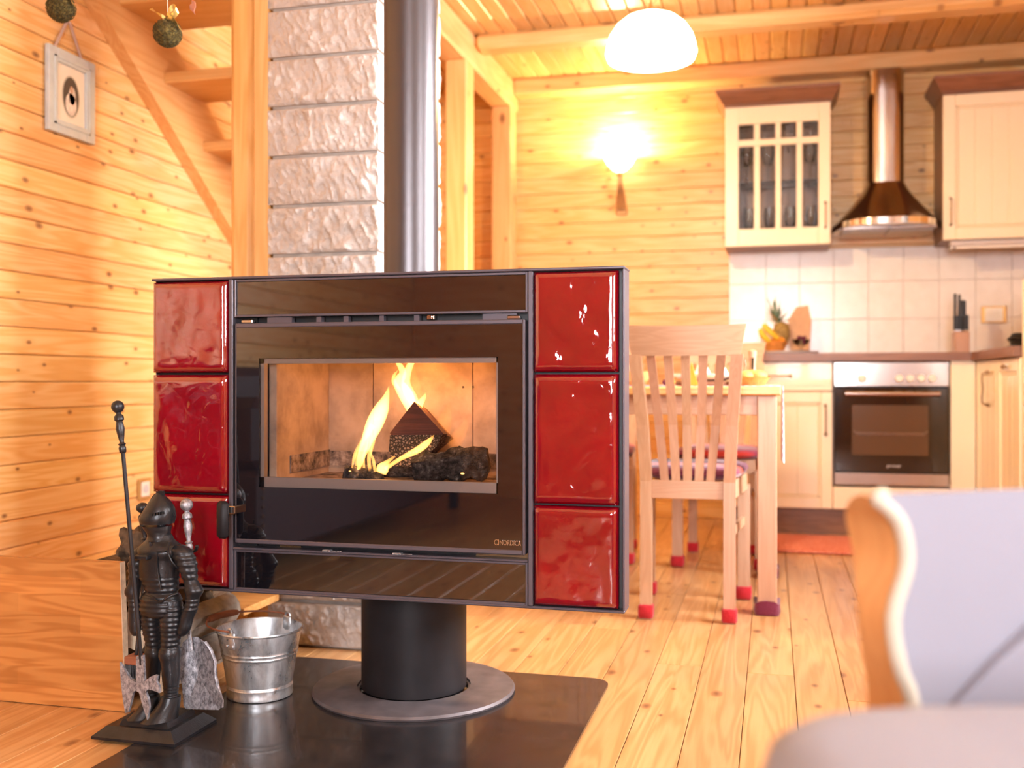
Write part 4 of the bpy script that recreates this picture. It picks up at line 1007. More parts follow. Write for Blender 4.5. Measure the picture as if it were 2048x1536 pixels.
def make_chair(cx, cy, label):
    ch = thing('dining_chair', label, 'chair', (cx, cy, 0), 'beech slat-back dining chairs')
    mz = M['beech_z']; o = V(cx, cy, 0)
    def pbar(name, pts, hx, hy, mat, parent=ch):   # square bar through points
        m = MB(); m.rings([[(p[0] - hx, p[1] - hy, p[2]), (p[0] + hx, p[1] - hy, p[2]), (p[0] + hx, p[1] + hy, p[2]), (p[0] - hx, p[1] + hy, p[2])] for p in [V(*q) + o for q in pts]])
        return m.build(name, mat, parent)
    for s_ in (-1, 1):
        l = pbar('leg', [(s_ * .131, -.195, .0), (s_ * .131, -.190, .20), (s_ * .131, -.185, .44), (s_ * .139, -.215, .62), (s_ * .157, -.272, .842)], .0185, .018, mz)
        m = MB().box(cx + s_ * .131 - .024, cy - .218, .0004, cx + s_ * .131 + .024, cy - .172, .046, .006); m.sm(50).build('knitted_sock', M['redknit'], l)
        l = pbar('leg', [(s_ * .165, .18, .0), (s_ * .165, .182, .40)], .021, .020, mz)
        m = MB().box(cx + s_ * .165 - .027, cy + .153, .0004, cx + s_ * .165 + .027, cy + .207, .046, .006); m.sm(50).build('knitted_sock', M['redknit'], l)
        m = MB(); m.rings([[(cx + s_ * (x_ - .010), cy + y_, z_) for z_ in (.385, .443)] + [(cx + s_ * (x_ + .010), cy + y_, z_) for z_ in (.443, .385)] for x_, y_ in ((.133, -.17), (.168, .165))]); m.build('side_rail', M['beech_y'], ch)
        m = MB(); m.rings([[(cx + s_ * (x_ - .007), cy + y_, z_) for z_ in (.262, .29)] + [(cx + s_ * (x_ + .007), cy + y_, z_) for z_ in (.29, .262)] for x_, y_ in ((.131, -.172), (.163, .165))]); m.build('side_stretcher', M['beech_y'], ch)
    MB().box(cx - .113, cy - .197, .385, cx + .113, cy - .177, .443, .002).build('back_seat_rail', M['beech_x'], ch)
    MB().box(cx - .145, cy + .172, .385, cx + .145, cy + .192, .443, .002).build('front_seat_rail', M['beech_x'], ch)
    for i in range(5):
        xb, xt = (i - 2) * .0358, (i - 2) * .0545
        pbar('back_slat', [(xb, -.187, .44), (lerp(xb, xt, .45), -.212 + .006, .62), (xt, -.268 - .004 * (2 - abs(i - 2)), .845)], .0135, .007, mz)
    m = MB(); rs = []
    for i in range(13):
        a = (i - 6) / 6; bow = -.014 * (1 - a * a); y_ = -.272 + bow
        x0_, x1_ = a * .166, a * .185
        rs.append([V(x0_, y_ - .010, .838) + o, V(x1_, y_ - .024, .930 + .004 * a * a) + o, V(x1_, y_ - .004, .930 + .004 * a * a) + o, V(x0_, y_ + .010, .838) + o])
    m.rings(rs); m.sm(30).build('top_rail', M['beech_x'], ch)
    m = MB(); rs = []
    for z_, g_ in ((.4435, -.012), (.449, .012), (.462, .022), (.476, .016), (.484, -.012), (.4865, -.05)):
        n_ = 36; ring = []
        for i in range(n_):
            a = 2 * math.pi * i / n_; c5, s5 = math.cos(a), math.sin(a)
            x_ = math.copysign(abs(c5) ** .45, c5); y_ = math.copysign(abs(s5) ** .45, s5)
            hw = lerp(.135, .172, (y_ + 1) / 2) + g_
            ring.append(V(x_ * hw, .015 + y_ * (.185 + g_), z_) + o)
        rs.append(ring)
    m.rings(rs); m.sm(60).build('seat_cushion', M['cushion'], ch, (cx, cy, .44))
    return ch
c1 = make_chair(-.262, 3.485, 'beech slat-back chair with its back to the viewer, at the near side of the table')
for (x, y, lab) in ((-.212, 4.42, 'beech chair across the table, facing the near chair'), (-.748, 4.43, 'beech chair across the table, mostly hidden behind the stove')):
    c2 = copy_tree(c1); c2.location = (x, y, 0); c2.rotation_euler = (0, 0, math.pi); c2['label'] = lab
# runner and things on the table
TT = .7418
m = MB(); xs = [-1.0 + .05 * i for i in range(21)] + [.029, .0335, .0345]; ring = []
m.box(-1.02, 3.60, TT, .030, 3.96, TT + .0022)
o = thing('table_runner', 'pink and white checked runner hanging over the table end', 'tablecloth', (-.4, 3.78, TT))
m.build('runner_top', M['checked'], o)
m = MB(); rs = []
for i in range(12):
    z_ = TT + .0022 - .262 * i / 11
    rs.append([(.0305 + .004 * math.sin(j * 1.1) * i / 11 + .006, 3.60 + .36 * j / 15, z_ - .004 * (i == 11) * (j % 2)) for j in range(16)] + [(.0295 + .004 * math.sin(j * 1.1) * i / 11 + .004, 3.60 + .36 * j / 15, z_) for j in range(15, -1, -1)])
m.rings(rs); m.sm(50).build('runner_drop', M['checked'], o)
TR = TT + .0024
def dish(name, lab, x, y, z, prof, mat, cat, ey=1):
    m = MB(); m.lathe(prof, 30, (x, y, z), ey=ey); return tag(m.sm(50).build(name, M[mat], None, (x, y, z)), lab, cat)
x, _ = px2(1412, 760, 3.72)
dish('serving_board', 'round brown serving board under the white platter', x, 3.72, TR, [(.105, 0), (.11, .004), (.11, .012), (.105, .014)], 'walnut_x', 'board')
dish('platter', 'wide white platter in the middle of the table', x, 3.72, TR + .0142, [(.06, 0), (.115, .018), (.122, .026), (.118, .027), (.058, .006), (.002, .005)], 'white', 'plate')
m = MB(); xn, zn = px2(1402, 742, 3.72)
m.rings([[(x - .012 + .038 * (1 - t_) * math.cos(a), 3.70 + .03 * (1 - t_) * math.sin(a), TR + .021 + .085 * t_) for a in [2 * math.pi * i / 12 for i in range(12)]] for t_ in (0, .3, .6, .98)]); tag(m.build('napkin', M['paper'], None, (x, 3.7, TR + .02)), 'white paper napkin folded into a cone on the platter', 'napkin')
m = MB(); x5 = x + .055
m.rings([[(x5 + .034 * (1 - t_) * math.cos(a), 3.74 + .03 * (1 - t_) * math.sin(a), TR + .022 + .06 * t_) for a in [2 * math.pi * i / 12 for i in range(12)]] for t_ in (0, .4, .97)]); tag(m.build('napkin', M['paper'], None, (x5, 3.74, TR + .02)), 'lower white napkin at the right of the platter', 'napkin')
x, _ = px2(1387, 740, 3.66); m = MB(); m.add([(x - .02, 3.56, TR), (x + .022, 3.56, TR), (x + .0, 3.56, TR + .08), (x - .02, 3.585, TR), (x + .022, 3.585, TR), (x, 3.585, TR + .08)], [(0, 1, 2), (5, 4, 3), (0, 3, 4, 1), (1, 4, 5, 2), (2, 5, 3, 0)])
tag(m.build('folded_card', M['orange'], None, (x, 3.57, TR)), 'small orange folded card standing before the platter', 'card')
x, _ = px2(1503, 755, 3.66)
dish('bread_basket', 'shallow pale basket of rolls near the table end', x, 3.66, TR, [(.045, 0), (.062, .026), (.066, .03), (.06, .03), (.042, .006), (.002, .005)], 'wicker', 'basket')
for k, (dx, dy, dz) in enumerate(((-.02, -.02, .032), (.022, -.012, .034), (0, .022, .036))):
    p = (x + dx, 3.66 + dy, TR + dz); tag(MB().sphere(p, .027, 14, 9, (1.2, .9, .72)).sm(80).build('bread_roll', M['bread'], None, p), ['bread roll at the left front of the basket', 'bread roll at the right front of the basket', 'bread roll at the back of the basket'][k], 'bread', 'rolls in the bread basket')
x, z = px2(1506, 683, 3.86); x -= .002
m = MB(); m.lathe([(.02, 0), (.021, .02), (.013, .04), (.011, .075), (.015, .11), (.016, .125), (.004, .132)], 18, (x, 3.86, TR)); tag(m.sm(60).build('pepper_mill', M['beech_z'], None, (x, 3.86, TR)), 'turned beech pepper mill at the table end', 'pepper mill')
x, _ = px2(1492, 720, 3.78)
m = MB(); m.lathe([(.026, 0), (.028, .1), (.0265, .1), (.0245, .006), (.002, .004)], 18, (x, 3.80, TR)); tag(m.sm(60).build('water_glass', M['glass'], None, (x, 3.8, TR)), 'clear tumbler beside the pepper mill', 'glass')
x, _ = px2(1312, 770, 3.52)
tag(MB().box(x - .09, 3.44, TT, x + .06, 3.59, TT + .003, .001).build('placemat', M['purplecloth'], None, (x, 3.5, TT)), 'purple woven placemat at the near table edge', 'placemat')
x, _ = px2(1275, 745, 3.75)
dish('soup_bowl', 'pale amber bowl seen left of the near chair', x, 3.72, TR, [(.03, 0), (.05, .03), (.056, .05), (.052, .05), (.028, .006), (.002, .005)], 'pottery', 'bowl')
x, _ = px2(1330, 765, 3.50)
for k in range(2):
    p = (x + .004 + .022 * k, 3.47, TT + .0032 + .011); tag(MB().sphere(p, .011, 12, 8).sm(80).build('plum', M['grape'] if k == 0 else M['orange'], None, p), ['dark plum on the placemat', 'small apricot beside the plum'][k], 'fruit')
# ------------------------------------------------------------------ pendant and wall lamp
pn = thing('pendant_lamp', 'white opal glass dome pendant lamp above the table', 'lamp', (-.437, 3.81, 1.93))
prof = [(.010, 2.127), (.05, 2.122), (.095, 2.104), (.130, 2.075), (.153, 2.04), (.164, 2.005), (.169, 1.975), (.160, 1.952), (.155, 1.953), (.160, 1.975), (.150, 2.035), (.125, 2.07), (.09, 2.098), (.012, 2.118)]
m = MB(); m.lathe(prof, 40, (-.437, 3.81, 0)); m.sm(70).build('shade', M['opal'], pn)
m = MB(); m.lathe([(.016, 2.122), (.018, 2.135), (.008, 2.15), (.004, 2.17)], 16, (-.437, 3.81, 0)); m.sm().build('cap', M['brass'], pn)
m = MB(); m.tube([(-.437, 3.81, 2.16), (-.437, 3.81, 2.45)], .0028, 8); m.build('cord', M['brass'], pn)
for s_ in (-1, 1): MB().tube([(-.437, 3.81, 2.15), (-.437 + .02 * s_, 3.81, 2.17), (-.437 + .006 * s_, 3.81, 2.20), (-.437, 3.81, 2.23)], .002, 6).build('scroll', M['brass'], pn)
m = MB(); m.lathe([(.03, 2.45), (.035, 2.465), (.035, ZC)], 20, (-.437, 3.81, 0)); m.sm().build('ceiling_rose', M['brass'], pn)
l = bpy.data.lights.new('pendant_bulb', 'POINT'); l.energy = 60; l.color = (1, .66, .30); l.shadow_soft_size = .06
o = bpy.data.objects.new('pendant_bulb', l); C.objects.link(o); o.location = (-.437, 3.81, 1.955)
sn = thing('wall_sconce', 'glowing glass wall sconce with a rod bracket on the far wall', 'lamp', (-.844, YB, 1.7))
sxx = px2(1240, 357, 5.70)[0]
m = MB(); m.lathe([(.012, 1.925), (.035, 1.935), (.07, 1.97), (.092, 2.01), (.098, 2.035), (.094, 2.035), (.066, 1.975), (.03, 1.942), (.006, 1.935)], 28, (sxx, 5.70, 0), ey=.72); m.sm(70).build('glass_shade', M['sconceglass'], sn)
m = MB(); m.lathe([(.016, 1.902), (.018, 1.908), (.012, 1.926)], 14, (sxx, 5.70, 0)); m.sm().build('shade_holder', M['brass'], sn)
for k in range(5):
    a = (k - 2) / 2
    MB().tube([(sxx + a * .008, 5.70, 1.905), (sxx + a * .010, 5.705, 1.86), (sxx + a * .022, 5.735, 1.79), (sxx + a * .026, 5.766, 1.715)], .004, 6).sm().build('bracket_rod', M['brass'], sn)
MB().box(sxx - .03, 5.764, 1.70, sxx + .03, 5.7855, 1.745, .004).build('wall_plate', M['brass'], sn)
l = bpy.data.lights.new('sconce_bulb', 'POINT'); l.energy = 30; l.color = (1, .69, .34); l.shadow_soft_size = .03
o = bpy.data.objects.new('sconce_bulb', l); C.objects.link(o); o.location = (sxx, 5.70, 2.045)

# ------------------------------------------------------------------ knight tool stand, tools, bucket
KY = 1.94
kn = thing('knight_tool_stand', 'black cast iron knight figure holding the fire tools', 'tool stand', (-1.29, 1.95, .006))
def pr(px_, py_, Y=KY): x, z = px2(px_, py_, Y); return V(x, Y, z)
KPX = .00114
m = MB()
def rect(x0, y0, x1, y1, z): return [(x0, y0, z), (x1, y0, z), (x1, y1, z), (x0, y1, z)]
m.rings([rect(-1.390, 1.870, -1.192, 2.035, .0062), rect(-1.390, 1.870, -1.192, 2.035, .012), rect(-1.366, 1.889, -1.213, 2.016, .031)])
m.build('base', M['iron'], kn)
MB().rings([rect(-1.342, 1.898, -1.226, 2.005, .031), rect(-1.336, 1.903, -1.231, 2.0, .043)]).build('plinth', M['iron'], kn)
def limb(spec, dep=.9, ridges=(), amp=.07, yo=0, n=18, yoffs=None, steps=9):
    S_ = []; N = len(spec)
    pts = bez([(a, b, 0) for a, b, c in spec], (N - 1) * steps); rad = bez([(c, 0, 0) for a, b, c in spec], (N - 1) * steps)
    rs = []
    for i, (p, q) in enumerate(zip(pts, rad)):
        r_ = q.x
        for (y0, y1, per) in ridges:
            if y0 <= p.y <= y1: r_ *= 1 + amp * (.5 - abs(((p.y - y0) / per) % 1 - .5)) * 2 - amp * .5
        yy = KY + yo + (yoffs(p.y) if yoffs else 0)
        c = pr(p.x, p.y, yy); w_ = r_ * KPX
        rs.append([(c.x + w_ * math.cos(2 * math.pi * k / n), yy + w_ * dep * math.sin(2 * math.pi * k / n), c.z) for k in range(n)])
    m = MB(); m.rings(rs); return m.sm(70)
limb([(320, 1068, 23), (321, 1080, 29), (322, 1090, 40), (322, 1102, 46), (320, 1118, 41), (318, 1138, 40), (319, 1158, 38), (323, 1176, 34), (323, 1184, 33), (322, 1191, 39), (322, 1205, 42), (322, 1222, 42), (322, 1232, 34)], .72, ((1150, 1184, 11), (1192, 1232, 10)), .06, n=28).build('cuirass', M['iron'], kn)
m = MB()   # raised edges of the breastplate
for pp in ([(300, 1084), (302, 1100), (318, 1104), (334, 1100), (338, 1084)], [(338, 1086), (336, 1104), (344, 1124), (358, 1138)], [(302, 1086), (298, 1106), (290, 1124), (284, 1138)], [(316, 1106), (314, 1130), (318, 1160), (322, 1180)], [(292, 1188), (306, 1194), (320, 1204), (336, 1194), (356, 1186)]):
    q = []
    for a, b in bez([(a, b, 0) for a, b in pp], 14) and [(v.x, v.y) for v in bez([(a, b, 0) for a, b in pp], 14)]:
        hw = 41 * KPX; dx = (a - 321) * KPX; yy = KY - .72 * math.sqrt(max(0, hw * hw - dx * dx)) - .001
        q.append(pr(a, b, yy))
    m.tube(q, .0022, 6)
m.sm(60).build('breastplate_edging', M['iron'], kn)
limb([(358, 1090, 9), (362, 1100, 20), (370, 1120, 21), (377, 1142, 17), (381, 1160, 14), (386, 1172, 16), (388, 1181, 18), (387, 1190, 15), (385, 1196, 14), (384, 1208, 13), (380, 1220, 14), (374, 1236, 13), (369, 1254, 13), (365, 1266, 11), (363, 1272, 6)], .9, ((1108, 1160, 13), (1196, 1222, 9)), .14, -.006).build('arm', M['iron'], kn)
limb([(288, 1092, 9), (283, 1104, 18), (275, 1126, 18), (272, 1148, 14), (270, 1166, 13), (266, 1178, 15), (265, 1186, 15), (267, 1196, 12), (269, 1210, 12), (270, 1230, 12), (270, 1250, 12), (271, 1264, 10), (272, 1271, 6)], .9, ((1108, 1160, 13), (1196, 1222, 9)), .14, .0).build('arm', M['iron'], kn)
limb([(342, 1200, 20), (343, 1222, 22), (343, 1245, 22), (342, 1266, 19), (341, 1284, 18), (340, 1294, 18), (339, 1304, 21), (339, 1312, 21), (340, 1320, 19), (341, 1328, 18), (342, 1350, 17), (342, 1370, 15), (342, 1388, 13), (342, 1398, 14)], .95, ((1212, 1296, 10), (1372, 1390, 6)), .13, -.004).build('leg', M['iron'], kn)
limb([(303, 1200, 18), (302, 1222, 19), (302, 1245, 19), (304, 1266, 17), (306, 1284, 15), (307, 1294, 15), (308, 1303, 18), (308, 1312, 18), (308, 1320, 16), (307, 1330, 15), (306, 1350, 14), (305, 1370, 13), (304, 1388, 12), (304, 1398, 12)], .95, ((1212, 1296, 10), (1372, 1390, 6)), .13, .008).build('leg', M['iron'], kn)
for ax, tx, tyo, w_ in ((342, 322, -.034, 18), (304, 287, -.026, 15)):
    a = pr(ax, 1392, KY - .004); hw = w_ * KPX; rs = []
    for t_ in (0, .25, .5, .75, 1):
        zc = lerp(a.z, .0435, t_); e_ = t_ ** 1.6
        cx = a.x + (tx - ax) * KPX * .62 * e_; cy = KY - .004 + tyo * .62 * e_; L_ = hw * (1 + .95 * e_); W2 = hw * (1 + .25 * e_); ang = math.atan2(tyo, (tx - ax) * KPX)
        rs.append([(cx + L_ * math.cos(b) * math.cos(ang) - W2 * math.sin(b) * math.sin(ang), cy + L_ * math.cos(b) * math.sin(ang) + W2 * math.sin(b) * math.cos(ang), zc) for b in [2 * math.pi * i / 18 for i in range(18)]])
    m = MB(); m.rings(rs); m.sm(60).build('foot', M['iron'], kn)
# helmet: collar, jaw, visor with eye slit, crest
limb([(320, 1080, 24), (319, 1072, 22), (317, 1064, 23), (315, 1057, 26), (314, 1051, 28)], .95, n=24).build('gorget', M['iron'], kn)
limb([(314, 1046, 32), (315, 1036, 34), (318, 1024, 31), (320, 1012, 26), (320, 1001, 19), (319, 991, 10), (318, 985, 3)], .92, n=24).build('visor', M['iron'], kn)
limb([(322, 1060, 8), (323, 1040, 8)], 1, n=12).build('neck_rod', M['iron'], kn)
m = MB(); pp = [pr(a, b, KY) for a, b in ((283, 1046), (284, 1034), (295, 1010), (307, 992), (320, 981), (327, 982), (329, 998), (343, 1014), (350, 1032), (347, 1046), (320, 1030))]
m.prism([(p.x, p.z) for p in pp], 'y', KY - .004, KY + .004); m.build('crest', M['iron'], kn)
m = MB()
for k in range(6):
    a = 300 + k * 5; q = pr(a, 1030 - k * .8, KY - .031 - .0035 * math.sin(k / 5 * math.pi)); m.box(q.x - .001, q.y - .002, q.z - .003, q.x + .001, q.y + .006, q.z + .003)
q = m.build('visor_slot', M['blackin'], kn); q['kind'] = 'stuff'
MB().box(*(pr(274, 1118, 1.9) - V(.0, .012, 0)), *(pr(300, 1110, 1.9) + V(0, .012, 0)), .002).build('hook', M['iron'], kn)
m = MB(); m.tube([pr(372, 1100, 1.965), pr(384, 1104, 1.965), pr(392, 1100, 1.96), pr(394, 1092, 1.955)], .0035, 8); m.sm().build('hook', M['iron'], kn)
# turned handle shared by the tools
def turned(p_top, p_bot, r_, mat, parent):
    a, b = Vector(p_bot), Vector(p_top); d = (b - a); L_ = d.length; q = d.to_track_quat('Z', 'Y').to_matrix().to_4x4()
    pf = [(.45, 0), (.62, .02), (.68, .10), (.50, .14), (.72, .17), (.45, .19), (.40, .22), (.62, .34), (.80, .46), (.62, .58), (.55, .60), (.88, .63), (.85, .70), (.46, .74), (.44, .765), (.85, .80), (1.12, .845), (1.16, .89), (1.02, .94), (.7, .98), (.2, 1)]
    m = MB(); m.lathe([(x * r_, z * L_) for x, z in pf], 16, M=Matrix.Translation(a) @ q); return m.sm(50).build('handle', mat, parent)
pk = thing('fire_poker', 'long fire poker with a halberd head hung on the knight', 'poker', pr(290, 1438, 1.872))
turned(pr(234, 801, 1.862), pr(246, 906, 1.862), .0115, M['iron'], pk)
m = MB(); m.tube([pr(246, 904, 1.862), pr(263, 1100, 1.866), pr(276, 1250, 1.87), pr(283, 1330, 1.872)], .0042, 10); m.sm().build('shaft', M['iron'], pk)
def plate(polys, Y, th, name, mat, parent):
    m = MB()
    for pp in polys:
        q = [pr(a, b, Y) for a, b in pp]; m.prism([(p.x, p.z) for p in q], 'y', Y - th / 2, Y + th / 2)
    return m.build(name, mat, parent)
axe = [(241, 1324), (252, 1341), (263, 1358), (274, 1364), (274, 1312), (288, 1310), (291, 1362), (302, 1353), (312, 1349), (317, 1351), (314, 1362), (320, 1372), (321, 1385), (308, 1380), (297, 1378), (293, 1384), (298, 1398), (300, 1414), (296, 1439), (290, 1420), (285, 1404), (280, 1384), (272, 1380), (267, 1388), (264, 1404), (258, 1424), (252, 1425), (247, 1392), (243, 1356)]
plate([axe], 1.872, .007, 'halberd_head', M['worniron'], pk)
sh = thing('ash_shovel', 'worn iron ash shovel hanging at the knight\'s side', 'shovel', pr(400, 1418, 1.99))
turned(pr(372, 997, 1.985), pr(379, 1102, 1.985), .0122, M['worniron'], sh)
m = MB(); m.tube([pr(379, 1100, 1.985), pr(380, 1200, 1.987), pr(378, 1262, 1.985), pr(382, 1300, 1.978)], .005, 8, flat=.7); m.sm().build('shaft', M['worniron'], sh)
bl = [(360, 1300), (366, 1284), (380, 1274), (396, 1274), (410, 1284), (422, 1300), (430, 1322), (431, 1352), (436, 1376), (445, 1400), (444, 1412), (438, 1420), (372, 1418), (367, 1412), (364, 1372), (357, 1340), (356, 1318)]
m = MB(); fr_ = []; bk_ = []
for a, b in bl:
    d_ = .010 * ((a - 398) / 40) ** 2; fr_.append(pr(a, b, 1.990 - d_)); bk_.append(pr(a, b, 1.9935 - d_))
cf_, cb_ = pr(396, 1350, 1.992), pr(396, 1350, 1.9955); n = len(bl)
m.v = fr_ + bk_ + [cf_, cb_]; m.f = [(i, (i + 1) % n, 2 * n) for i in range(n)] + [(n + (i + 1) % n, n + i, 2 * n + 1) for i in range(n)] + [(i, n + i, n + (i + 1) % n, (i + 1) % n) for i in range(n)]
m.build('blade', M['worniron'], sh)
m = MB(); m.tube([pr(a, b, 1.985) for a, b in ((410, 1284), (422, 1300), (430, 1322), (431, 1352), (436, 1376), (444, 1402), (443, 1414))], .0042, 8); m.sm().build('rolled_lip', M['worniron'], sh)
br = thing('hearth_brush', 'dark hearth brush hanging behind the knight', 'brush', pr(275, 1360, 2.03))
turned(pr(284, 1005, 2.03), pr(291, 1092, 2.03), .0122, M['iron'], br)
m = MB(); m.tube([pr(291, 1090, 2.03), pr(284, 1200, 2.03), pr(272, 1312, 2.03)], .004, 8); m.sm().build('shaft', M['iron'], br)
m = MB(); a, b = pr(257, 1326, 2.03), pr(287, 1311, 2.03); m.box(a.x, 2.012, a.z, b.x, 2.048, b.z, .003); m.build('brush_head', M['rustwood'], br)
m = MB(); rl = random.Random(4)
for k in range(90):
    x = lerp(a.x + .003, b.x - .003, rl.random()); y = 2.012 + .036 * rl.random(); m.tube([(x, y, a.z + .002), (x + rl.uniform(-.004, .004), y + rl.uniform(-.004, .004), a.z - .04 * rl.uniform(.8, 1))], .0009, 3)
q = m.build('bristles', M['black'], br); q['kind'] = 'stuff'
# bucket
bk = thing('ash_bucket', 'galvanised metal ash bucket on the black plate', 'bucket', (-1.198, 2.24, .006))
BC = (-1.198, 2.243, .0062)
pf = [(.074, 0), (.0775, .001), (.0785, .006), (.0775, .010), (.078, .022), (.0785, .024), (.0768, .026), (.0855, .085), (.0885, .098), (.0905, .100), (.0890, .103), (.0895, .106), (.0918, .109), (.0905, .112), (.0915, .115), (.0995, .155), (.1025, .156), (.1040, .159), (.1025, .162), (.0995, .161), (.0972, .154), (.0745, .012), (.002, .010)]
m = MB(); m.lathe(pf, 56, BC); m.sm(50).build('bucket_body', M['zinc'], bk)
def ear(ang):
    a = R(ang); M_ = Matrix.Translation(Vector(BC)) @ Matrix.Rotation(a, 4, 'Z')
    m = MB(); m.box(.094, -.013, .128, .099, .013, .168, .004)
    m.tube([(.1 + .0, .008 * math.cos(t_), .168 + .009 * math.sin(t_)) for t_ in [math.pi * i / 8 for i in range(9)]], .003, 6)
    for s_ in (-1, 1): m.sphere((.0995, .009 * s_, .136), .003, 8, 6)
    m.xf(M_); m.sm(50).build('handle_ear', M['zinc'], bk)
ear(-105); ear(75)
a0, a1 = R(-105), R(75 - 360); pts = []
for i in range(25):
    t_ = i / 24; a = lerp(a0, a1, t_); r_ = .101 + .030 * math.sin(math.pi * t_) ; pts.append(V(BC[0] + r_ * math.cos(a), BC[1] + r_ * math.sin(a), BC[2] + .170 + .004 * math.sin(math.pi * t_)))
m = MB(); m.tube(pts, .0024, 8); m.sm().build('bail_handle', M['rustwood'], bk)
m = MB(); g = pts[9:16]; m.tube(g, [.006, .0085, .009, .008, .009, .0085, .006], 10); m.sm(60).build('wooden_grip', M['rustwood'], bk)

# ------------------------------------------------------------------ firewood box and firewood
fb = thing('firewood_box', 'low box of varnished pine boards holding firewood by the wall', 'box', (-1.85, 2.3, 0))
t = NT('glued_pine_board'); v = t.vec((1, 1, 1), rnd=False); mp = t.n('Mapping'); mp.inputs['Rotation'].default_value = (R(90), 0, 0); t.l(v, mp.inputs[0])
bt_ = t.n('TexBrick'); bt_.inputs['Scale'].default_value = 1; bt_.inputs['Brick Width'].default_value = .34; bt_.inputs['Row Height'].default_value = .043; bt_.inputs['Mortar Size'].default_value = 0
bt_.inputs['Color1'].default_value = (0, 0, 0, 1); bt_.inputs['Color2'].default_value = (1, 1, 1, 1); t.l(mp.outputs[0], bt_.inputs[0])
big = t.noise(t.vec((2, 20, 18)), 1., 2, .5, .5); rg_ = t.math('MULTIPLY_ADD', t.math('SINE', t.math('MULTIPLY', big, 45)), .5, .5)
c = t.ramp(rg_, [(.1, (.62, .27, .075, 1)), (1, (.50, .19, .045, 1))]); c = t.mix(bt_.outputs[0], c, (.80, .80, .80, 1), 'MULTIPLY')
vo = t.n('TexVoronoi'); vo.inputs['Scale'].default_value = 1; t.l(t.vec((6, 13, 13)), vo.inputs['Vector']); sp = t.n('SeparateColor'); t.l(vo.outputs['Color'], sp.inputs[0])
c = t.mix(t.math('MULTIPLY', t.math('LESS_THAN', vo.outputs['Distance'], .085), t.math('GREATER_THAN', sp.outputs[0], .5)), c, (.10, .04, .02, 1))
t.set(Base_Color=c, Roughness=.42, Coat_Weight=.2); M['glueboard'] = t.m
m = MB(); bx0 = XL + .018
m.add([(bx0, 2.058, .001), (-1.4405, 2.058, .001), (-1.457, 2.062, .342), (bx0, 2.062, .342), (bx0, 2.076, .001), (-1.4405, 2.076, .001), (-1.457, 2.080, .342), (bx0, 2.080, .342)], [(0, 1, 2, 3), (7, 6, 5, 4), (3, 2, 6, 7), (4, 5, 1, 0), (0, 3, 7, 4)])
m.build('front_board', M['glueboard'], fb, (-1.9, 2.07, 0))
m = MB(); m.add([(-1.4403, 2.0582, .0012), (-1.4403, 2.0758, .0012), (-1.4568, 2.0798, .3418), (-1.4568, 2.0622, .3418), (-1.4383, 2.0582, .0012), (-1.4383, 2.0758, .0012), (-1.4548, 2.0798, .3418), (-1.4548, 2.0622, .3418)], [(0, 1, 2, 3), (7, 6, 5, 4), (0, 4, 5, 1), (1, 5, 6, 2), (2, 6, 7, 3), (3, 7, 4, 0)])
m.build('sawn_edge', M['endgrain'], fb)
MB().box(bx0, 2.69, .0, -1.56, 2.712, .205, .003).build('back_board', M['glueboard'], fb, (-1.9, 2.7, 0))
MB().box(-1.73, 2.46, .135, -1.36, 2.66, .155, .002).build('low_shelf', M['boxpine'], fb)
def firelog(x, z, y0, y1, r_, seed, lab, shape='split', mat='logwood'):
    rl = random.Random(seed); n = 14; kk = []
    for i in range(n):
        a = 2 * math.pi * i / n
        q = 1.0
        if shape == 'split' and math.sin(a + seed) > .2: q = .62
        kk.append(q * rl.uniform(.92, 1.06))
    lo = thing('firewood_log', lab, 'firewood', (x, (y0 + y1) / 2, z - r_), 'stacked firewood')
    m = MB(); rs = [[(x + r_ * kk[i] * math.cos(2 * math.pi * i / n) * rl.uniform(.97, 1.03), y, z + r_ * kk[i] * math.sin(2 * math.pi * i / n) * rl.uniform(.97, 1.03)) for i in range(n)] for y in [lerp(y0, y1, q / 5) for q in range(6)]]
    m.rings(rs, caps=False); m.build('bark', M['bark' if mat == 'logwood' else mat], lo)
    m = MB(); m.add([Vector(p) + V(0, -.0002, 0) for p in rs[0]], [tuple(range(n))]); m.build('cut_end', M['endgrain'], lo)
    m = MB(); m.add([Vector(p) + V(0, .0002, 0) for p in rs[-1]], [tuple(range(n))]); m.build('cut_end', M['endgrain'], lo)
fwl = [(-1.52, .062, 2.11, 2.43, .058, 'barkgrey'), (-1.405, .058, 2.13, 2.43, .054, 'barkgrey'), (-1.47, .165, 2.11, 2.42, .056, 'logwood'), (-1.392, .162, 2.14, 2.42, .044, 'barkgrey'),
       (-1.53, .265, 2.11, 2.43, .052, 'logwood'), (-1.425, .262, 2.12, 2.42, .050, 'logwood'), (-1.65, .06, 2.11, 2.43, .056, 'logwood'), (-1.63, .165, 2.11, 2.43, .05, 'logwood'), (-1.64, .262, 2.11, 2.43, .048, 'logwood')]
fll = ['weathered log on the floor behind the box edge', 'weathered log on the floor behind the knight legs', 'split log on the second layer behind the box edge', 'greyish log on the second layer behind the knight', 'split log on the third layer behind the box edge', 'split log on the third layer behind the knight', 'log on the floor deep behind the box board', 'log on the second layer deep behind the box board', 'log on the third layer deep behind the box board']
for k, (q, lab) in enumerate(zip(fwl, fll)): firelog(q[0], q[1], q[2], q[3], q[4], k + 2, lab, mat=q[5])
lo = thing('firewood_log', 'dark bark-covered log lying crosswise on top of the stack', 'firewood', (-1.5, 2.22, .315), 'stacked firewood')
m = noisy_log((-1.555, 2.23, .352), (-1.415, 2.21, .356), .036, .040, 21, .022, 22, 26); m.build('bark', M['bark'], lo)
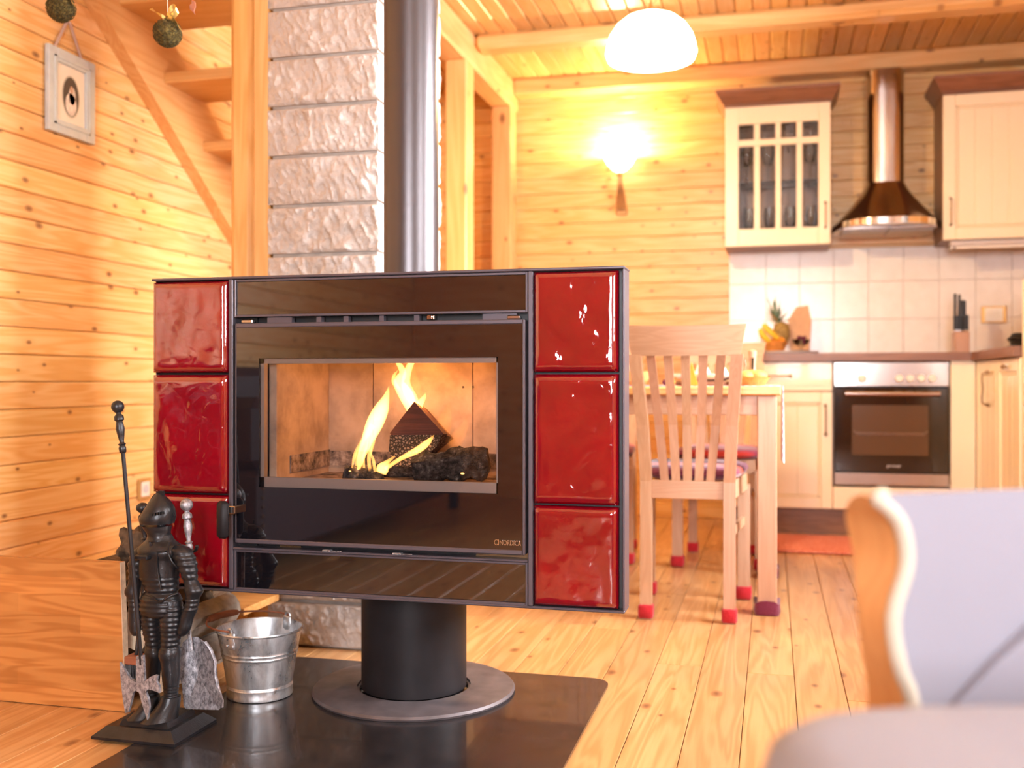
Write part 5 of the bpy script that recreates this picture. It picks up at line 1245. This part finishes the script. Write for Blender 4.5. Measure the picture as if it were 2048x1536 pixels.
firelog(px2(415, 1205, 2.52)[0], .155 + .0505, 2.47, 2.64, .05, 31, 'round log end resting on the low shelf under the stove', 'round', 'logwood')

# ------------------------------------------------------------------ wall picture, socket, hanging ornaments
pf_ = thing('picture_frame', 'small blue-grey framed oval portrait hanging on the board wall', 'picture', (XL + .01, 3.01, 1.59))
fy0, fy1, fz_0, fz_1 = 2.893, 3.131, 1.590, 1.874; XF = XL + .003
def wb_(m, y0, z0, y1, z1, x0, x1, b=0): m.box(x0, y0, z0, x1, y1, z1, b)
m = MB(); fw = .046
for (y0, z0, y1, z1) in ((fy0, fz_0, fy0 + fw, fz_1), (fy1 - fw, fz_0, fy1, fz_1), (fy0 + fw, fz_0, fy1 - fw, fz_0 + fw), (fy0 + fw, fz_1 - fw, fy1 - fw, fz_1)):
    wb_(m, y0, z0, y1, z1, XF, XF + .018, .002)
m.build('moulding', M['framegrey'], pf_)
m = MB(); a = .026
for (y0, z0, y1, z1) in ((fy0 + a, fz_0 + a, fy0 + a + .010, fz_1 - a), (fy1 - a - .010, fz_0 + a, fy1 - a, fz_1 - a), (fy0 + a, fz_0 + a, fy1 - a, fz_0 + a + .010), (fy0 + a, fz_1 - a - .010, fy1 - a, fz_1 - a)):
    wb_(m, y0, z0, y1, z1, XF + .017, XF + .021, .0018)
m.build('inner_bead', M['framegrey'], pf_)
MB().box(XF, fy0 + fw - .004, fz_0 + fw - .004, XF + .008, fy1 - fw + .004, fz_1 - fw + .004).build('mat_board', M['mat'], pf_)
pyc, pzc = (fy0 + fy1) / 2 + .001, (fz_0 + fz_1) / 2 - .004
def oval(ry, rz, x0, x1, mat, name, cy=0, cz=0, ph=0):
    MB().prism([(pyc + cy + ry * math.cos(a), pzc + cz + rz * math.sin(a)) for a in [2 * math.pi * i / 36 for i in range(36)]], 'x', x0, x1).build(name, M[mat], pf_)
oval(.046, .072, XF + .008, XF + .0086, 'piping', 'oval_bevel'); oval(.040, .066, XF + .0086, XF + .0092, 'photo', 'portrait_print')
oval(.028, .038, XF + .0092, XF + .0096, 'photolight', 'printed_dress', .0, -.026); oval(.017, .030, XF + .0092, XF + .0096, 'photolight', 'printed_veil', .006, .004)
oval(.0085, .013, XF + .0096, XF + .0099, 'photoskin', 'printed_face', .002, .024)
for (ya, yb_) in ((2.935, 3.0), (3.075, 3.012)):
    m = MB(); n = 8; rs = []
    for i in range(n + 1):
        t_ = i / n; y = lerp(ya, yb_, t_); z = lerp(1.872, 1.985, t_); rs.append([(XF + .003, y - .006, z), (XF + .003, y + .006, z), (XF + .006, y + .006, z), (XF + .006, y - .006, z)])
    m.rings(rs); m.build('hanging_ribbon', M['ribbon_grey'], pf_)
ws = thing('wall_socket', 'small square wall socket low on the board wall behind the knight', 'socket', (XL, 3.44, .35))
MB().box(XL + .0005, 3.404, .307, XL + .010, 3.480, .389, .003).build('cover_frame', M['gold'], ws)
MB().box(XL + .010, 3.416, .320, XL + .013, 3.468, .376, .002).build('socket_plate', M['mat'], ws)
MB().lathe([(.017, 0), (.017, .0015), (.014, .0015)], 20, M=Matrix.Translation((XL + .0128, 3.442, .348)) @ Matrix.Rotation(R(90), 4, 'Y')).build('socket_outlet', M['greyplastic'], ws)
def DP(px_, py_, D):
    u = (px_ - 1024) / 2048.; s_, c_ = math.sin(YAW), math.cos(YAW)
    return V(D * (-s_ + u * c_), D * (c_ + u * s_), CAM_H + (762 - py_) / 2048. * D)
def moss_ball(px_, py_, D, lab, seed):
    c = DP(px_, py_, D); r_ = .0345
    b = thing('moss_ball', lab, 'ornament', (c.x, c.y, c.z - r_), 'moss balls hanging on threads')
    m = MB(); m.sphere(c, r_, 72, 44)
    m.v = [c + (p - c) * (1 + .10 * noise.fractal(p * 90 + V(seed, 0, 0), .8, 2.1, 4) + .05 * noise.noise(p * 40)) for p in m.v]
    m.sm(80).build('ball', M['moss'], b)
    m = MB(); rl = random.Random(seed)
    for k in range(420):
        d = V(rl.gauss(0, 1), rl.gauss(0, 1), rl.gauss(0, 1)).normalized(); t_ = d.cross(V(rl.gauss(0, 1), rl.gauss(0, 1), rl.gauss(0, 1))).normalized()
        a = c + d * r_ * .98; m.tube([a, a + d * .0028 + t_ * .004, a + d * .003 + t_ * .009], .0007, 3)
    q = m.build('moss_fibres', M['moss'], b); q['kind'] = 'stuff'
    MB().tube([c + V(0, 0, r_ * .9), V(c.x, c.y, ZC)], .0007, 5).build('thread', M['string'], b)
    top = c + V(0, 0, r_)
    cr, cu_ = V(math.cos(YAW), math.sin(YAW), 0), V(0, 0, 1)
    def strip(pp, w_, tw):
        P_ = bez([top + cr * a + cu_ * b_ + V(0, -d_, 0) for a, b_, d_ in pp], 14); m = MB(); rs = []
        for i, p in enumerate(P_):
            an = tw * i / 14; s_ = (cu_ * math.cos(an) + V(-.25, -1, 0).normalized() * math.sin(an)) * w_; nn = V(0, .0006, 0)
            rs.append([p - s_ - nn, p + s_ - nn, p + s_ + nn, p - s_ + nn])
        m.rings(rs); m.sm(60).build('gold_ribbon', M['ribbon_gold'], b)
    strip([(0, 0, .005), (-.012, .008, .012), (-.026, .016, .012), (-.038, .026, .01)], .0065, 2.2)
    strip([(0, 0, .005), (.012, .022, .01), (.026, .030, .012), (.034, .020, .014), (.020, .006, .012), (.004, .001, .008)], .0075, 1.2)
    strip([(0, 0, .005), (.016, -.002, .018), (.034, -.012, .02), (.046, -.034, .016)], .0085, 1.0)
moss_ball(122, 16, 2.7, 'mossy ball with gold bow hanging in front of the picture', 3)
moss_ball(335, 66, 2.7, 'mossy ball with gold bow hanging before the stair treads', 8)
bd = thing('hanging_charm', 'small brown bird-shaped charm hanging right of the mossy ball', 'ornament', DP(386, 28, 2.7))
m = MB(); pp = [DP(a, b, 2.7) for a, b in ((384, 0), (390, 3), (391, 14), (388, 22), (390, 29), (386, 24), (380, 18), (380, 10), (384, 8))]
m.rings([[p + V(0, -.002, 0) for p in pp], [p + V(0, .002, 0) for p in pp]]); m.build('charm_body', M['rustwood'], bd)
c = DP(386, -2, 2.7); MB().tube([c, V(c.x, c.y, ZC)], .0007, 5).build('thread', M['string'], bd)

# ------------------------------------------------------------------ armchair in the foreground, sofa behind the viewer
ac = thing('armchair', 'lavender-grey upholstered armchair with cream piping in the right foreground', 'armchair', (.4, 1.05, 0))
an = R(30); fdir, rdir = V(math.sin(an), -math.cos(an), 0), V(math.cos(an), math.sin(an), 0)
E0 = V(.104, .950, 0)
pro = [(.16, .024, .068), (.30, .024, .068), (.40, .024, .068), (.476, .018, .061), (.510, .005, .050), (.554, -.002, .047), (.598, .0115, .074), (.629, .008, .080), (.646, -.003, .060), (.658, -.018, .024), (.661, -.010, .010)]
pz = bez([(a, b, c) for a, b, c in pro], 36)
rs = []; sf = []; sb = []
for p in pz:
    fl_ = E0 + rdir * p.y + V(0, 0, p.x); rl_ = fl_ - fdir * p.z
    fr2 = E0 + rdir * .52 + V(0, 0, p.x); rr2 = fr2 - fdir * p.z
    rs.append([fl_, fr2, rr2, rl_]); sf.append(fl_); sb.append(rl_)
MB().rings(rs).sm(40).build('backrest', M['lavender'], ac)
m = MB(); m.rings([[a - rdir * .0005, a - rdir * .004, b - rdir * .004, b - rdir * .0005] for a, b in zip(sf, sb)]); m.sm(40).build('side_panel', M['tanside'], ac)
MB().tube([p + fdir * .001 - rdir * .001 for p in sf[6:]], .0068, 10).sm(60).build('piping', M['piping'], ac)
wg = [(.050, .30), (.052, .470), (.10, .512), (.17, .562), (.26, .602), (.36, .618), (.50, .618), (.50, .30)]
fr_ = [E0 + rdir * a + V(0, 0, b) + fdir * (.006 + .05 * max(0, (a - .05) / .45)) for a, b in wg]; bk_ = [E0 + rdir * a + V(0, 0, b) - fdir * .004 for a, b in wg]
MB().rings([fr_, bk_]).sm(30).build('inner_wing', M['lavender'], ac)
e1, e2 = V(math.cos(YAW), math.sin(YAW), 0), V(-math.sin(YAW), math.cos(YAW), 0)
pc = e1 * .395 + e2 * .60
rs = []
for z_, g_ in ((.425, -.04), (.43, -.016), (.45, .0), (.495, .003), (.522, -.005), (.533, -.018), (.538, -.04), (.540, -.08)):
    rs.append([pc + e1 * (math.copysign(abs(math.cos(a)) ** .55, math.cos(a)) * (.238 + g_)) + e2 * (math.copysign(abs(math.sin(a)) ** .55, math.sin(a)) * (.135 + g_)) + V(0, 0, z_) for a in [2 * math.pi * i / 48 for i in range(48)]])
MB().rings(rs).sm(60).build('seat_pad', M['lavender'], ac)
Mx = Matrix.Translation(pc + e2 * .16 + V(0, 0, 0)) @ Matrix.Rotation(YAW, 4, 'Z')
MB().box(-.16, -.22, .15, .24, .13, .424, .02, Mx).build('seat_base', M['lavender'], ac)
for a, b in ((-.13, -.19), (.21, -.19), (-.12, .10), (.21, .10)):
    m = MB(); m.lathe([(.014, .0), (.022, .152)], 12); m.xf(Mx @ Matrix.Translation((a, b, 0))); m.sm().build('leg', M['tanside'], ac)
sf_ = thing('sofa', 'dark studded sofa reflected in the stove glass', 'sofa', (-2.05, -.7, 0))
MB().box(XL + .02, -1.72, .11, -1.80, .80, .43, .02).build('base', M['darkleather'], sf_)
MB().box(XL + .02, -1.72, .43, -2.12, .80, .82, .04).build('backrest', M['darkleather'], sf_)
MB().box(-2.115, .65, .43, -1.80, .80, .70, .04).build('armrest', M['darkleather'], sf_); MB().box(-2.115, -1.72, .43, -1.80, -1.57, .68, .04).build('armrest', M['darkleather'], sf_)
for a in (-1.56, -.45): MB().box(-2.11, a, .431, -1.79, a + 1.09, .53, .03).build('seat_cushion', M['darkleather'], sf_)
for x in (XL + .05, -1.86):
    for y in (-1.66, .70): MB().box(x, y, .0, x + .05, y + .06, .11, .004).build('leg', M['blackin'], sf_)
m = MB()
for k in range(16): m.sphere((-1.801, .785, .13 + k * .034), .006, 8, 5)
q = m.build('stud_row', M['bronze'], sf_); q['kind'] = 'stuff'
